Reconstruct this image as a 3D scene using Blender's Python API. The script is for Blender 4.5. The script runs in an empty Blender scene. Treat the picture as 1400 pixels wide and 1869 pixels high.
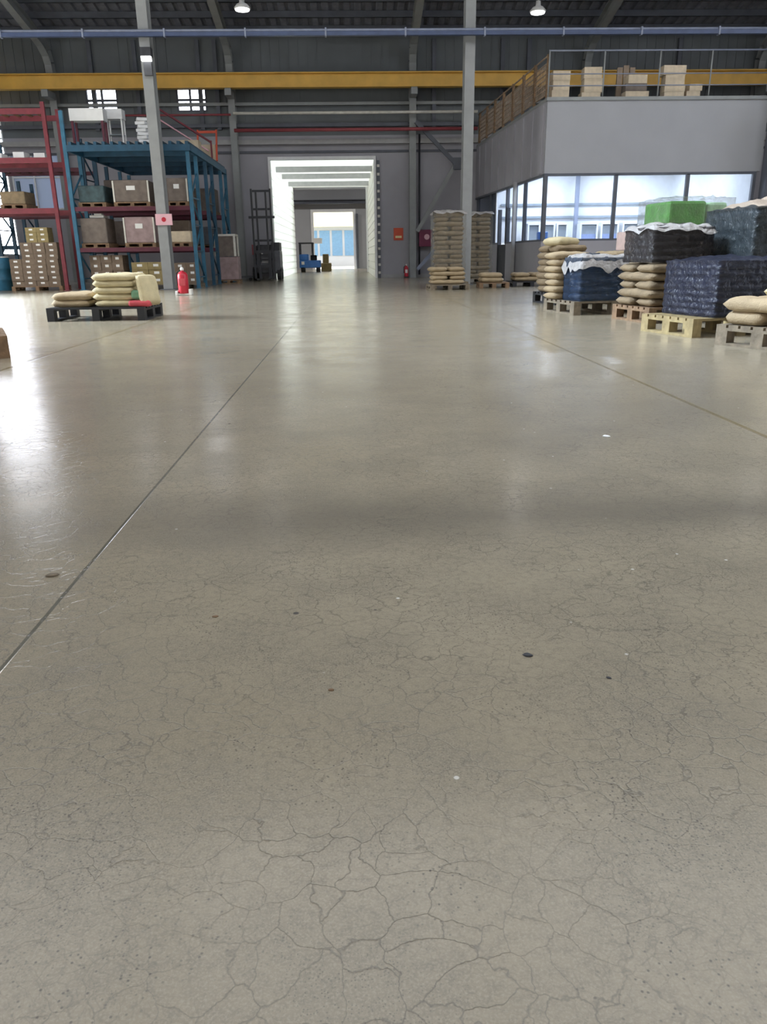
import bpy, math, random
from mathutils import Matrix, Vector, noise
R = math.radians
SC = bpy.context.scene
COL = SC.collection

# ---------------------------------------------------------------- camera
cd = bpy.data.cameras.new('camera'); cam = bpy.data.objects.new('camera', cd); COL.objects.link(cam)
cd.sensor_fit = 'VERTICAL'; cd.sensor_height = 24.0; cd.lens = 24.0 * 1400 / 1869
cd.clip_start = 0.05; cd.clip_end = 300
cam.matrix_world = Matrix(((0.99908229, 0.02572588, -0.03424558, 0.0),
                           (-0.04062574, 0.31586513, -0.94793395, 0.0),
                           (-0.01356945, 0.94845527, 0.31662039, 0.8),
                           (0, 0, 0, 1)))
SC.camera = cam
# ---------------------------------------------------------------- world, exposure
w = bpy.data.worlds.new('world'); SC.world = w; w.use_nodes = True
wt = w.node_tree; bg = wt.nodes['Background']; bg.inputs[0].default_value = (0.97, 0.98, 1.0, 1)
# hazy sky, brightest low in the direction of the sun (to the left of the hall)
_tc = wt.nodes.new('ShaderNodeTexCoord'); _dp = wt.nodes.new('ShaderNodeVectorMath'); _dp.operation = 'DOT_PRODUCT'
_dp.inputs[1].default_value = Vector((-1.0, 0.15, 0.58)).normalized(); wt.links.new(_tc.outputs['Generated'], _dp.inputs[0])
_d2 = wt.nodes.new('ShaderNodeVectorMath'); _d2.operation = 'DOT_PRODUCT'
_d2.inputs[1].default_value = Vector((-0.42, 1.0, 0.18)).normalized(); wt.links.new(_tc.outputs['Generated'], _d2.inputs[0])
def _lobe(src, lo, peak):
    r = wt.nodes.new('ShaderNodeMapRange'); r.interpolation_type = 'SMOOTHERSTEP'
    for k, v in (('From Min', lo), ('From Max', 1.0), ('To Min', 0.0), ('To Max', peak)): r.inputs[k].default_value = v
    wt.links.new(src.outputs['Value'], r.inputs['Value']); return r.outputs[0]
_a1 = wt.nodes.new('ShaderNodeMath'); _a1.operation = 'ADD'; wt.links.new(_lobe(_dp, 0.945, 180.0), _a1.inputs[0]); wt.links.new(_lobe(_d2, 0.90, 11.0), _a1.inputs[1])
_a2 = wt.nodes.new('ShaderNodeMath'); _a2.operation = 'ADD'; _a2.inputs[1].default_value = 3.1; wt.links.new(_a1.outputs[0], _a2.inputs[0]); wt.links.new(_a2.outputs[0], bg.inputs[1])
_cm = wt.nodes.new('ShaderNodeMix'); _cm.data_type = 'RGBA'; _cm.inputs[6].default_value = (1.0, 0.975, 0.94, 1); _cm.inputs[7].default_value = (0.78, 0.89, 1.0, 1)
wt.links.new(_lobe(_dp, 0.93, 4.0), _cm.inputs[0]); wt.links.new(_cm.outputs[2], bg.inputs[0])
SC.view_settings.view_transform = 'Standard'; SC.view_settings.look = 'None'
SC.view_settings.gamma = 1.0; SC.view_settings.exposure = 0.08; SC.view_settings.use_curve_mapping = False
SC.cycles.use_denoising = True; SC.cycles.use_adaptive_sampling = True; SC.cycles.adaptive_threshold = 0.02
SC.cycles.max_bounces = 8; SC.cycles.diffuse_bounces = 4; SC.cycles.glossy_bounces = 3
SC.cycles.transparent_max_bounces = 12; SC.cycles.sample_clamp_indirect = 6.0
SC.cycles.caustics_reflective = False; SC.cycles.caustics_refractive = False
LAMP_W = 9.0; OFFICE_W = 85.0; HALL2_W = 380.0

# ---------------------------------------------------------------- materials
MATS = {}
def mat(name, col, rough=0.6, metal=0.0, var=0.12, scale=6.0, bump=0.0, bscale=30.0, spec=0.5):
    if name in MATS: return MATS[name]
    m = bpy.data.materials.new(name); m.use_nodes = True; nt = m.node_tree; b = nt.nodes['Principled BSDF']
    b.inputs['Roughness'].default_value = rough; b.inputs['Metallic'].default_value = metal
    b.inputs['Specular IOR Level'].default_value = spec
    tc = nt.nodes.new('ShaderNodeTexCoord')
    n = nt.nodes.new('ShaderNodeTexNoise'); n.inputs['Scale'].default_value = scale; n.inputs['Detail'].default_value = 4
    r = nt.nodes.new('ShaderNodeValToRGB')
    r.color_ramp.elements[0].position = 0.3; r.color_ramp.elements[1].position = 0.7
    r.color_ramp.elements[0].color = tuple(c * (1 - var) for c in col) + (1,)
    r.color_ramp.elements[1].color = tuple(min(1, c * (1 + var)) for c in col) + (1,)
    nt.links.new(tc.outputs['Object'], n.inputs['Vector']); nt.links.new(n.outputs['Fac'], r.inputs['Fac'])
    nt.links.new(r.outputs['Color'], b.inputs['Base Color'])
    if bump:
        n2 = nt.nodes.new('ShaderNodeTexNoise'); n2.inputs['Scale'].default_value = bscale
        bp = nt.nodes.new('ShaderNodeBump'); bp.inputs['Strength'].default_value = bump; bp.inputs['Distance'].default_value = 0.02
        nt.links.new(tc.outputs['Object'], n2.inputs['Vector']); nt.links.new(n2.outputs['Fac'], bp.inputs['Height'])
        nt.links.new(bp.outputs['Normal'], b.inputs['Normal'])
    MATS[name] = m; return m

def emit(name, col, s):
    m = bpy.data.materials.new(name); m.use_nodes = True; b = m.node_tree.nodes['Principled BSDF']
    b.inputs['Base Color'].default_value = (*col, 1); b.inputs['Emission Color'].default_value = (*col, 1)
    b.inputs['Emission Strength'].default_value = s; MATS[name] = m; return m

def see_through(name, col, clear, rough=0.1, surf=(0.8, 0.82, 0.85), bump=0.0):
    m = bpy.data.materials.new(name); m.use_nodes = True; nt = m.node_tree; b = nt.nodes['Principled BSDF']
    out = nt.nodes['Material Output']; t = nt.nodes.new('ShaderNodeBsdfTransparent'); t.inputs[0].default_value = (*col, 1)
    b.inputs['Base Color'].default_value = (*surf, 1); b.inputs['Roughness'].default_value = rough
    mx = nt.nodes.new('ShaderNodeMixShader'); mx.inputs[0].default_value = clear
    if bump:
        tc = nt.nodes.new('ShaderNodeTexCoord'); n2 = nt.nodes.new('ShaderNodeTexNoise'); n2.inputs['Scale'].default_value = 14
        n2.inputs['Detail'].default_value = 5
        bp = nt.nodes.new('ShaderNodeBump'); bp.inputs['Strength'].default_value = bump; bp.inputs['Distance'].default_value = 0.05
        nt.links.new(tc.outputs['Object'], n2.inputs['Vector']); nt.links.new(n2.outputs['Fac'], bp.inputs['Height'])
        nt.links.new(bp.outputs['Normal'], b.inputs['Normal'])
        rp = nt.nodes.new('ShaderNodeMapRange'); rp.inputs['To Min'].default_value = clear - 0.25; rp.inputs['To Max'].default_value = clear + 0.25
        nt.links.new(n2.outputs['Fac'], rp.inputs['Value']); nt.links.new(rp.outputs[0], mx.inputs[0])
    nt.links.new(b.outputs[0], mx.inputs[1]); nt.links.new(t.outputs[0], mx.inputs[2]); nt.links.new(mx.outputs[0], out.inputs['Surface'])
    MATS[name] = m; return m

def sheer(name, col, tr=0.6):
    m = bpy.data.materials.new(name); m.use_nodes = True; nt = m.node_tree; b = nt.nodes['Principled BSDF']
    out = nt.nodes['Material Output']; t = nt.nodes.new('ShaderNodeBsdfTranslucent'); t.inputs[0].default_value = (*col, 1)
    b.inputs['Base Color'].default_value = (*col, 1); b.inputs['Roughness'].default_value = 0.5
    mx = nt.nodes.new('ShaderNodeMixShader'); mx.inputs[0].default_value = tr
    nt.links.new(b.outputs[0], mx.inputs[1]); nt.links.new(t.outputs[0], mx.inputs[2]); nt.links.new(mx.outputs[0], out.inputs['Surface'])
    MATS[name] = m; return m

M = MATS
mat('wall_paint', (0.36, 0.355, 0.39), 0.7, var=0.05, scale=1.5)
mat('office_paint', (0.36, 0.37, 0.395), 0.7, var=0.04, scale=1.2)
mat('upper_sheet', (0.14, 0.155, 0.165), 0.6, var=0.12, scale=1.0)
mat('roof_sheet', (0.22, 0.23, 0.27), 0.6, var=0.15)
mat('steel_grey', (0.27, 0.285, 0.285), 0.5, var=0.1, scale=3)
mat('steel_dark', (0.10, 0.11, 0.135), 0.55, var=0.15, scale=3)
mat('steel_light', (0.38, 0.38, 0.38), 0.5, var=0.08)
mat('column_grey', (0.29, 0.30, 0.30), 0.5, var=0.1, scale=3)
mat('crane_yellow', (0.70, 0.42, 0.07), 0.45, var=0.12, scale=2)
mat('pipe_blue', (0.05, 0.075, 0.16), 0.4)
mat('pipe_pale', (0.24, 0.27, 0.36), 0.35)
mat('pipe_white', (0.68, 0.66, 0.60), 0.4)
mat('pipe_red', (0.30, 0.06, 0.07), 0.45)
mat('rack_blue', (0.012, 0.070, 0.13), 0.5, var=0.2)
mat('rack_blue_light', (0.025, 0.13, 0.22), 0.5, var=0.2)
mat('rack_red', (0.18, 0.022, 0.035), 0.5, var=0.2)
mat('rack_maroon', (0.10, 0.014, 0.032), 0.5, var=0.2)
mat('white_panel', (0.85, 0.85, 0.82), 0.5, var=0.03)
mat('white_paint', (0.82, 0.83, 0.84), 0.5, var=0.04)
mat('cream', (0.80, 0.70, 0.38), 0.6, var=0.05)
mat('black_rubber', (0.015, 0.015, 0.017), 0.7)
mat('machine_dark', (0.03, 0.032, 0.04), 0.5, var=0.2)
mat('machine_grey', (0.10, 0.105, 0.12), 0.5, var=0.2)
mat('chrome', (0.6, 0.6, 0.62), 0.25, 0.9)
mat('red_paint', (0.50, 0.02, 0.04), 0.35, var=0.08)
mat('purple_red', (0.16, 0.008, 0.05), 0.4)
mat('pink_sign', (0.72, 0.42, 0.47), 0.6, var=0.05)
mat('orange_sign', (0.62, 0.09, 0.04), 0.6, var=0.08)
mat('wood_pale', (0.32, 0.25, 0.125), 0.8, var=0.25, scale=12, bump=0.3)
mat('wood_brown', (0.22, 0.14, 0.08), 0.8, var=0.3, scale=12, bump=0.3)
mat('wood_grey', (0.19, 0.155, 0.11), 0.8, var=0.3, scale=12, bump=0.3)
mat('plastic_black', (0.018, 0.019, 0.024), 0.5, var=0.2)
mat('sack_beige', (0.37, 0.285, 0.175), 0.8, var=0.12, scale=9, bump=0.4, bscale=60)
mat('sack_cream', (0.58, 0.50, 0.31), 0.8, var=0.10, scale=9, bump=0.4, bscale=60)
mat('sack_brown', (0.235, 0.175, 0.105), 0.8, var=0.2, scale=9, bump=0.5, bscale=50)
mat('sack_navy', (0.018, 0.024, 0.060), 0.4, var=0.25, scale=8, bump=0.5, bscale=25)
mat('sack_black', (0.028, 0.028, 0.034), 0.4, var=0.3, scale=8, bump=0.5, bscale=25)
mat('sack_slate', (0.055, 0.070, 0.085), 0.45, var=0.25, scale=8, bump=0.5, bscale=25)
mat('sack_blue', (0.015, 0.06, 0.16), 0.45, var=0.35, scale=10, bump=0.5, bscale=25)
mat('sack_pink', (0.60, 0.46, 0.42), 0.7, var=0.15, bump=0.3)
mat('box_teal', (0.04, 0.075, 0.085), 0.6, var=0.4)
mat('box_mauve', (0.33, 0.24, 0.24), 0.7, var=0.2)
mat('print_green', (0.16, 0.33, 0.20), 0.6, var=0.15)
mat('print_red', (0.55, 0.07, 0.09), 0.6, var=0.15)
mat('green_wrap', (0.07, 0.30, 0.045), 0.4, var=0.25, scale=5, bump=0.5)
mat('carton', (0.19, 0.14, 0.10), 0.8, var=0.15, scale=8)
mat('carton_pale', (0.62, 0.52, 0.38), 0.8, var=0.12, scale=8)
mat('carton_dim', (0.17, 0.14, 0.12), 0.8, var=0.2, scale=6)
mat('tape', (0.55, 0.48, 0.36), 0.4)
mat('label_white', (0.8, 0.8, 0.78), 0.6, var=0.03)
mat('blue_body', (0.03, 0.16, 0.50), 0.4, var=0.1)
mat('binder_blue', (0.25, 0.32, 0.55), 0.6)
mat('ochre', (0.28, 0.22, 0.10), 0.8, var=0.2)
mat('mesh_tan', (0.34, 0.26, 0.19), 0.7, var=0.2)
mat('pane_grey', (0.28, 0.32, 0.36), 0.3, var=0.1)
mat('yard', (0.42, 0.40, 0.33), 0.8, var=0.08)
mat('facade_blue', (0.10, 0.20, 0.32), 0.6, var=0.1)
see_through('glass', (0.91, 0.94, 1.0), 0.90, 0.03, (0.5, 0.6, 0.7))
see_through('film', (0.96, 0.96, 0.96), 0.74, 0.22, (0.30, 0.29, 0.25), bump=0.4)
see_through('film_milky', (0.9, 0.9, 0.9), 0.22, 0.30, (0.52, 0.50, 0.49), bump=1.0)
see_through('film_dark', (0.7, 0.7, 0.72), 0.35, 0.28, (0.040, 0.036, 0.038), bump=0.9)
see_through('film_slate', (0.7, 0.7, 0.72), 0.30, 0.32, (0.034, 0.044, 0.050), bump=0.7)
see_through('film_navy', (0.7, 0.7, 0.75), 0.30, 0.32, (0.022, 0.026, 0.048), bump=0.7)
see_through('film_blue', (0.7, 0.75, 0.8), 0.35, 0.22, (0.018, 0.040, 0.085), bump=1.0)
mat('cover_brown', (0.27, 0.215, 0.165), 0.7, var=0.2, scale=6, bump=0.6)
mat('green_pale', (0.38, 0.62, 0.40), 0.4, var=0.25, scale=9)
see_through('film_brown', (0.9, 0.88, 0.86), 0.35, 0.3, (0.40, 0.35, 0.31), bump=1.0)
see_through('skylight', (0.93, 0.96, 1.0), 0.72, 0.4, (0.7, 0.72, 0.72))
sheer('translucent_white', (0.80, 0.80, 0.76), 0.42)
sheer('translucent_grey', (0.36, 0.40, 0.48), 0.5)
emit('lamp_glow', (1.0, 1.0, 1.0), 3.5)
emit('panel_glow', (0.85, 0.93, 1.0), 3.0)

# ---------------------------------------------------------------- mesh builder
class MB:
    def __init__(s): s.v = []; s.f = []
    def box(s, x0, x1, y0, y1, z0, z1, m=None):
        i = len(s.v)
        p = [Vector(q) for q in ((x0,y0,z0),(x1,y0,z0),(x1,y1,z0),(x0,y1,z0),(x0,y0,z1),(x1,y0,z1),(x1,y1,z1),(x0,y1,z1))]
        if m is not None: p = [m @ q for q in p]
        s.v += p
        s.f += [tuple(i + k for k in q) for q in ((0,3,2,1),(4,5,6,7),(0,1,5,4),(1,2,6,5),(2,3,7,6),(3,0,4,7))]
        return s
    def cbox(s, cx, cy, cz, sx, sy, sz, m=None):
        return s.box(cx-sx/2, cx+sx/2, cy-sy/2, cy+sy/2, cz-sz/2, cz+sz/2, m)
    def tube(s, p0, p1, r, n=10, r1=None):
        p0 = Vector(p0); p1 = Vector(p1); d = (p1 - p0).normalized(); r1 = r if r1 is None else r1
        a = d.cross(Vector((0, 0, 1)) if abs(d.z) < 0.9 else Vector((1, 0, 0))).normalized(); b = d.cross(a)
        i = len(s.v)
        for k in range(n):
            t = 2*math.pi*k/n; u = a*math.cos(t) + b*math.sin(t)
            s.v += [p0 + u*r, p1 + u*r1]
        for k in range(n):
            j = (k+1) % n; s.f.append((i+2*k, i+2*j, i+2*j+1, i+2*k+1))
        s.f.append(tuple(i+2*k for k in range(n))[::-1]); s.f.append(tuple(i+2*k+1 for k in range(n)))
        return s
    def bar(s, p0, p1, wx, wz):
        p0 = Vector(p0); p1 = Vector(p1); d = p1 - p0; L = d.length; d.normalize()
        up = Vector((0, 0, 1)) if abs(d.z) < 0.95 else Vector((0, 1, 0))
        sx = d.cross(up).normalized(); u = sx.cross(d)
        m = Matrix((( sx.x, d.x, u.x, p0.x), (sx.y, d.y, u.y, p0.y), (sx.z, d.z, u.z, p0.z), (0, 0, 0, 1)))
        return s.box(-wx/2, wx/2, 0, L, -wz/2, wz/2, m)
    def lathe(s, prof, n=20, c=(0, 0, 0)):
        i = len(s.v)
        for r, z in prof:
            for k in range(n):
                t = 2*math.pi*k/n; s.v.append(Vector((c[0]+r*math.cos(t), c[1]+r*math.sin(t), c[2]+z)))
        for q in range(len(prof)-1):
            for k in range(n):
                j = (k+1) % n; s.f.append((i+q*n+k, i+q*n+j, i+(q+1)*n+j, i+(q+1)*n+k))
        s.f.append(tuple(i+k for k in range(n))[::-1]); s.f.append(tuple(i+(len(prof)-1)*n+k for k in range(n)))
        return s
    def ibeam_path(s, pts, X, wf, hd):
        """an I section (flange width wf in X, depth hd) swept along pts in the YZ plane"""
        for k in range(len(pts)-1):
            a, b = Vector((X, *pts[k])), Vector((X, *pts[k+1])); d = (b-a).normalized()
            n = Vector((0, -d.z, d.y)); e = d*0.01
            for off, wx, wz in ((hd/2, wf, .025), (-hd/2, wf, .025), (0, .02, hd)):
                s.bar(a + n*off - e, b + n*off + e, wx, wz)
        return s
    def mesh(s, name, smooth=False):
        me = bpy.data.meshes.new(name); me.from_pydata([tuple(v) for v in s.v], [], s.f); me.update()
        if smooth: me.polygons.foreach_set('use_smooth', [True]*len(me.polygons))
        return me
    def build(s, name, material, parent=None, loc=(0,0,0), rz=0.0, smooth=False, bevel=0.0):
        return link(name, s.mesh(name, smooth), material, parent, loc, rz, bevel)

def link(name, me, material, parent=None, loc=(0,0,0), rz=0.0, bevel=0.0):
    if material is not None and not me.materials: me.materials.append(M[material])
    o = bpy.data.objects.new(name, me); COL.objects.link(o); o.parent = parent
    o.location = loc; o.rotation_euler = (0, 0, rz)
    if bevel:
        b = o.modifiers.new('bevel', 'BEVEL'); b.width = bevel; b.segments = 2; b.limit_method = 'ANGLE'
    return o
def tag(o, label, cat, group=None):
    o['label'] = label; o['category'] = cat
    if group: o['group'] = group
    return o
def struct(o): o['kind'] = 'structure'; return o
def thing(name, label, cat, loc=(0,0,0), rz=0.0, group=None):
    o = bpy.data.objects.new(name, None); COL.objects.link(o); o.location = loc; o.rotation_euler = (0, 0, rz)
    o.empty_display_size = 0.1
    return tag(o, label, cat, group)
def dup(root, loc, rz=0.0, label=None, group=None, scale=None):
    def cp(o, par):
        c = o.copy(); COL.objects.link(c); c.parent = par
        for ch in list(KIDS.get(o.name, ())): cp(ch, c)
        return c
    KIDS = {}
    for o in root.children_recursive: KIDS.setdefault(o.parent.name, []).append(o)
    r = cp(root, None); r.location = loc; r.rotation_euler = (0, 0, rz)
    if label: r['label'] = label
    if group: r['group'] = group
    if scale: r.scale = scale
    return r

def wall_y(name, Y0, Y1, x0, x1, z0, z1, holes, material):
    """a wall in the XZ plane tiled round rectangular holes"""
    xs = sorted({x0, x1, *[h[0] for h in holes], *[h[1] for h in holes]}); b = MB()
    for a, c in zip(xs, xs[1:]):
        hs = sorted((h[2], h[3]) for h in holes if h[0] <= a + 1e-6 and h[1] >= c - 1e-6)
        z = z0
        for h0, h1 in hs:
            if h0 > z + 1e-6: b.box(a, c, Y0, Y1, z, h0)
            z = max(z, h1)
        if z < z1 - 1e-6: b.box(a, c, Y0, Y1, z, z1)
    return struct(b.build(name, material))

# ================================================================ FLOOR
def floor_material():
    m = bpy.data.materials.new('polished_concrete'); m.use_nodes = True; nt = m.node_tree; N = nt.nodes; L = nt.links
    b = N['Principled BSDF']; tc = N.new('ShaderNodeTexCoord'); P = tc.outputs['Object']
    def noise(sc, det=5, rough=0.55, vec=P, dist=0.0):
        n = N.new('ShaderNodeTexNoise'); n.inputs['Scale'].default_value = sc; n.inputs['Detail'].default_value = det
        n.inputs['Roughness'].default_value = rough; n.inputs['Distortion'].default_value = dist; L.new(vec, n.inputs['Vector']); return n.outputs['Fac']
    def mapr(v, a, c, d=0.0, e=1.0):
        r = N.new('ShaderNodeMapRange'); r.inputs['From Min'].default_value = a; r.inputs['From Max'].default_value = c
        r.inputs['To Min'].default_value = d; r.inputs['To Max'].default_value = e; L.new(v, r.inputs['Value']); return r.outputs[0]
    def mth(op, a, c=None):
        r = N.new('ShaderNodeMath'); r.operation = op
        for i, q in enumerate((a, c)):
            if q is None: continue
            if isinstance(q, (int, float)): r.inputs[i].default_value = q
            else: L.new(q, r.inputs[i])
        return r.outputs[0]
    def mix(fac, a, c, mode='MIX'):
        r = N.new('ShaderNodeMix'); r.data_type = 'RGBA'; r.blend_type = mode
        if isinstance(fac, (int, float)): r.inputs[0].default_value = fac
        else: L.new(fac, r.inputs[0])
        for i, q in ((6, a), (7, c)):
            if isinstance(q, tuple): r.inputs[i].default_value = (*q, 1)
            else: L.new(q, r.inputs[i])
        return r.outputs[2]
    sep = N.new('ShaderNodeSeparateXYZ'); L.new(P, sep.inputs[0]); X, Y = sep.outputs[0], sep.outputs[1]
    big = noise(0.45, 5, 0.6); mid = noise(2.6, 6, 0.65); fine = noise(60, 3, 0.6); grain = noise(260, 2, 0.6)
    c = mix(mapr(big, 0.35, 0.65), (0.298, 0.255, 0.182), (0.385, 0.336, 0.252))
    c = mix(mth('MULTIPLY', mapr(mid, 0.42, 0.66), 0.6), c, (0.215, 0.190, 0.145))
    c = mix(mth('MULTIPLY', mapr(fine, 0.45, 0.70), 0.45), c, (0.18, 0.16, 0.125))
    c = mix(mth('MULTIPLY', mapr(grain, 0.30, 0.55, 1, 0), 0.55), c, (0.42, 0.375, 0.285))
    # craze cracks: two sizes of cell, broken up in patches
    wv = N.new('ShaderNodeTexNoise'); wv.inputs['Scale'].default_value = 9; wv.inputs['Detail'].default_value = 5; L.new(P, wv.inputs['Vector'])
    wa = N.new('ShaderNodeMix'); wa.data_type = 'RGBA'; wa.blend_type = 'ADD'; wa.inputs[0].default_value = 0.11
    L.new(P, wa.inputs[6]); L.new(wv.outputs['Color'], wa.inputs[7])
    def crack(sc, wd, pn, p0, p1):
        v = N.new('ShaderNodeTexVoronoi'); v.feature = 'DISTANCE_TO_EDGE'; v.inputs['Scale'].default_value = sc
        L.new(wa.outputs[2], v.inputs['Vector'])
        return mth('MULTIPLY', mapr(v.outputs['Distance'], 0.0, wd, 1, 0), mapr(noise(pn, 3), p0, p1))
    k1 = crack(15, 0.025, 2.1, 0.34, 0.54); k2 = crack(31, 0.045, 3.3, 0.36, 0.60); k3 = crack(58, 0.09, 4.1, 0.40, 0.62)
    near = mapr(Y, 0.3, 7.0, 1.0, 0.25)
    c = mix(mth('MULTIPLY', mth('MULTIPLY', k1, near), 0.70), c, (0.12, 0.105, 0.085))
    c = mix(mth('MULTIPLY', mth('MULTIPLY', k2, near), 0.34), c, (0.13, 0.115, 0.09))
    c = mix(mth('MULTIPLY', mth('MULTIPLY', k3, near), 0.22), c, (0.13, 0.115, 0.09))
    # dark aggregate specks
    vs = N.new('ShaderNodeTexVoronoi'); vs.inputs['Scale'].default_value = 125; L.new(P, vs.inputs['Vector'])
    sp = mth('MULTIPLY', mapr(vs.outputs['Distance'], 0.10, 0.30, 1, 0), mapr(noise(3.5, 4), 0.46, 0.58))
    vc = N.new('ShaderNodeSeparateColor'); L.new(vs.outputs['Color'], vc.inputs[0])
    sp = mth('MULTIPLY', sp, mth('GREATER_THAN', vc.outputs[0], 0.45))
    c = mix(mth('MULTIPLY', sp, 0.75), c, (0.055, 0.050, 0.045))
    v3 = N.new('ShaderNodeTexVoronoi'); v3.inputs['Scale'].default_value = 260; L.new(P, v3.inputs['Vector'])
    s3 = mth('MULTIPLY', mapr(v3.outputs['Distance'], 0.15, 0.38, 1, 0), mapr(noise(2.7, 4), 0.44, 0.60)); e3 = N.new('ShaderNodeSeparateColor'); L.new(v3.outputs['Color'], e3.inputs[0])
    c = mix(mth('MULTIPLY', mth('MULTIPLY', s3, mth('GREATER_THAN', e3.outputs[0], 0.5)), 0.6), c, (0.07, 0.062, 0.052))
    v2 = N.new('ShaderNodeTexVoronoi'); v2.inputs['Scale'].default_value = 9; L.new(P, v2.inputs['Vector'])
    vd = N.new('ShaderNodeSeparateColor'); L.new(v2.outputs['Color'], vd.inputs[0])
    bl = mth('MULTIPLY', mapr(v2.outputs['Distance'], 0.05, 0.075, 1, 0), mth('GREATER_THAN', vd.outputs[1], 0.84))
    c = mix(mth('MULTIPLY', bl, 0.8), c, (0.05, 0.05, 0.055))
    wt = mth('MULTIPLY', mapr(v2.outputs['Distance'], 0.03, 0.05, 1, 0), mth('GREATER_THAN', vd.outputs[2], 0.90))
    c = mix(mth('MULTIPLY', wt, 0.8), c, (0.75, 0.73, 0.68))
    # soft shade painted into the colour: band running across, irregular patch on the right
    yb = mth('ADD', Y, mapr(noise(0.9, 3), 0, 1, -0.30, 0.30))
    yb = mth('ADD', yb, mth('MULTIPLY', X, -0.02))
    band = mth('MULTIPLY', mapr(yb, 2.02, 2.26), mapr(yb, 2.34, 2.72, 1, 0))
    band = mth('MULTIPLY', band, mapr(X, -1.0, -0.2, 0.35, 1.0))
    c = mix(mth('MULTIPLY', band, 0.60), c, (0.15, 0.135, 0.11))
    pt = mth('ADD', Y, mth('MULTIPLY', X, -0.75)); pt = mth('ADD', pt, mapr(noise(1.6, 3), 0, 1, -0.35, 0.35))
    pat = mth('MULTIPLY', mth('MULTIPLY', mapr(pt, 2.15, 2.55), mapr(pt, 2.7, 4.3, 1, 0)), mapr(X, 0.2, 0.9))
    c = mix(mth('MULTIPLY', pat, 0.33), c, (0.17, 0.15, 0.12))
    # saw-cut joints running away from the camera
    def joint(x0, wd): return mapr(mth('ABSOLUTE', mth('SUBTRACT', X, x0)), wd*0.6, wd, 1, 0)
    dk = mth('MAXIMUM', joint(-0.745, 0.006), mth('MAXIMUM', joint(-5.3, 0.006), joint(7.4, 0.006)))
    yl = mth('MAXIMUM', joint(-2.73, 0.022), mth('MAXIMUM', joint(1.86, 0.016), joint(4.75, 0.010)))
    c = mix(mth('MULTIPLY', dk, 0.80), c, (0.075, 0.075, 0.06)); c = mix(mth('MULTIPLY', yl, 0.7), c, (0.17, 0.13, 0.055))
    rg = mth('ADD', mapr(mid, 0.3, 0.7, 0.13, 0.24), mth('MULTIPLY', mapr(fine, 0.3, 0.7), 0.04))
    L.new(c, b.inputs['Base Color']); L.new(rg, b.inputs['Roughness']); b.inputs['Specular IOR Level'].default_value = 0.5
    ht = mth('ADD', mth('MULTIPLY', fine, 0.35), mth('MULTIPLY', mid, 1.2))
    ht = mth('SUBTRACT', ht, mth('MULTIPLY', k1, 0.25)); ht = mth('SUBTRACT', ht, mth('MULTIPLY', mth('MAXIMUM', dk, yl), 1.5))
    bp = N.new('ShaderNodeBump'); bp.inputs['Strength'].default_value = 0.22; bp.inputs['Distance'].default_value = 0.004
    L.new(ht, bp.inputs['Height']); L.new(bp.outputs['Normal'], b.inputs['Normal'])
    MATS['polished_concrete'] = m
floor_material()
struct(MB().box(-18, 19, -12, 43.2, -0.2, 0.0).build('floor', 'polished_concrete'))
struct(MB().box(-14, 12, 43.2, 55.4, -0.2, 0.0).build('floor_far_hall', 'polished_concrete'))

# ================================================================ SHELL
BW = 31.0       # back wall
WIN = [(-14.4, -12.40, 1.0, 7.5), (-12.3, -10.5, 2.6, 4.5), (-9.3, -8.15, 5.80, 6.64), (-6.1, -5.0, 5.80, 6.60)]
DOOR = (-2.87, 0.94, 0.0, 4.2)
wall_y('wall_back', BW, BW+.15, -18, 19, 0, 5.0, [DOOR, (WIN[0][0], WIN[0][1], 1.0, 5.0), WIN[1]], 'wall_paint')
wall_y('wall_back_upper', BW, BW+.12, -18, 19, 5.0, 9.0, [(WIN[0][0], WIN[0][1], 5.0, 7.5), WIN[2], WIN[3]], 'upper_sheet')
ribs = MB()
x = -17.9
while x < 19:
    if not any(h[0]-.1 < x < h[1]+.1 for h in (WIN[0], WIN[2], WIN[3])): ribs.box(x, x+.05, BW-.025, BW, 5.25, 8.4)
    x += .33
struct(ribs.build('trim_wall_ribs', 'upper_sheet'))
struct(MB().box(-18, 19, BW-.05, BW, 4.42, 4.5).build('trim_1', 'steel_dark'))
struct(MB().box(-18, -2.95, BW-.02, BW, 0, .12).box(1.0, 19, BW-.02, BW, 0, .12).build('baseboard_back', 'steel_light'))
wall_y('wall_front', -12.15, -12, -18, 19, 0, 9.5, [(-7, 8, 0, 5.5)], 'wall_paint')
struct(MB().box(-14.65, -14.5, -12, 9, 0, 12.6).box(-14.65, -14.5, 21, 31, 0, 10.5).box(-14.65, -14.5, 9, 21, 6.0, 12.6).build('wall_left', 'wall_paint'))
struct(MB().box(19, 19.15, -12, 31, 0, 9.5).build('wall_right', 'wall_paint'))
# roof: ribbed decking rising from the back wall to a ridge and down again
def roof_z(Y): return 8.25 + 0.2*(31-Y) if Y > 10 else 12.45 - 0.19*(10-Y)
xs = []; x = -18.0; k = 0
while x < 19.0:
    xs += [(x, 0), (x+.18, 0), (x+.22, .07), (x+.32, .07)]; x += .36
xs.append((19.0, 0)); n = len(xs)
def roof_part(name, y0, y1, m):
    rf = MB()
    for Y in (y0, y1):
        for (a, h) in xs: rf.v.append(Vector((a, Y, roof_z(Y) + h)))
    for i in range(n-1): rf.f.append((i, n+i, n+i+1, i+1))
    return struct(rf.build(name, m))
roof_part('ceiling', 31.15, 14.5, 'roof_sheet')
roof_part('ceiling_skylight', 14.5, 10.0, 'skylight'); roof_part('ceiling_skylight', 10.0, 4.0, 'skylight')
roof_part('ceiling_front', 4.0, -12.15, 'roof_sheet')

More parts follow.
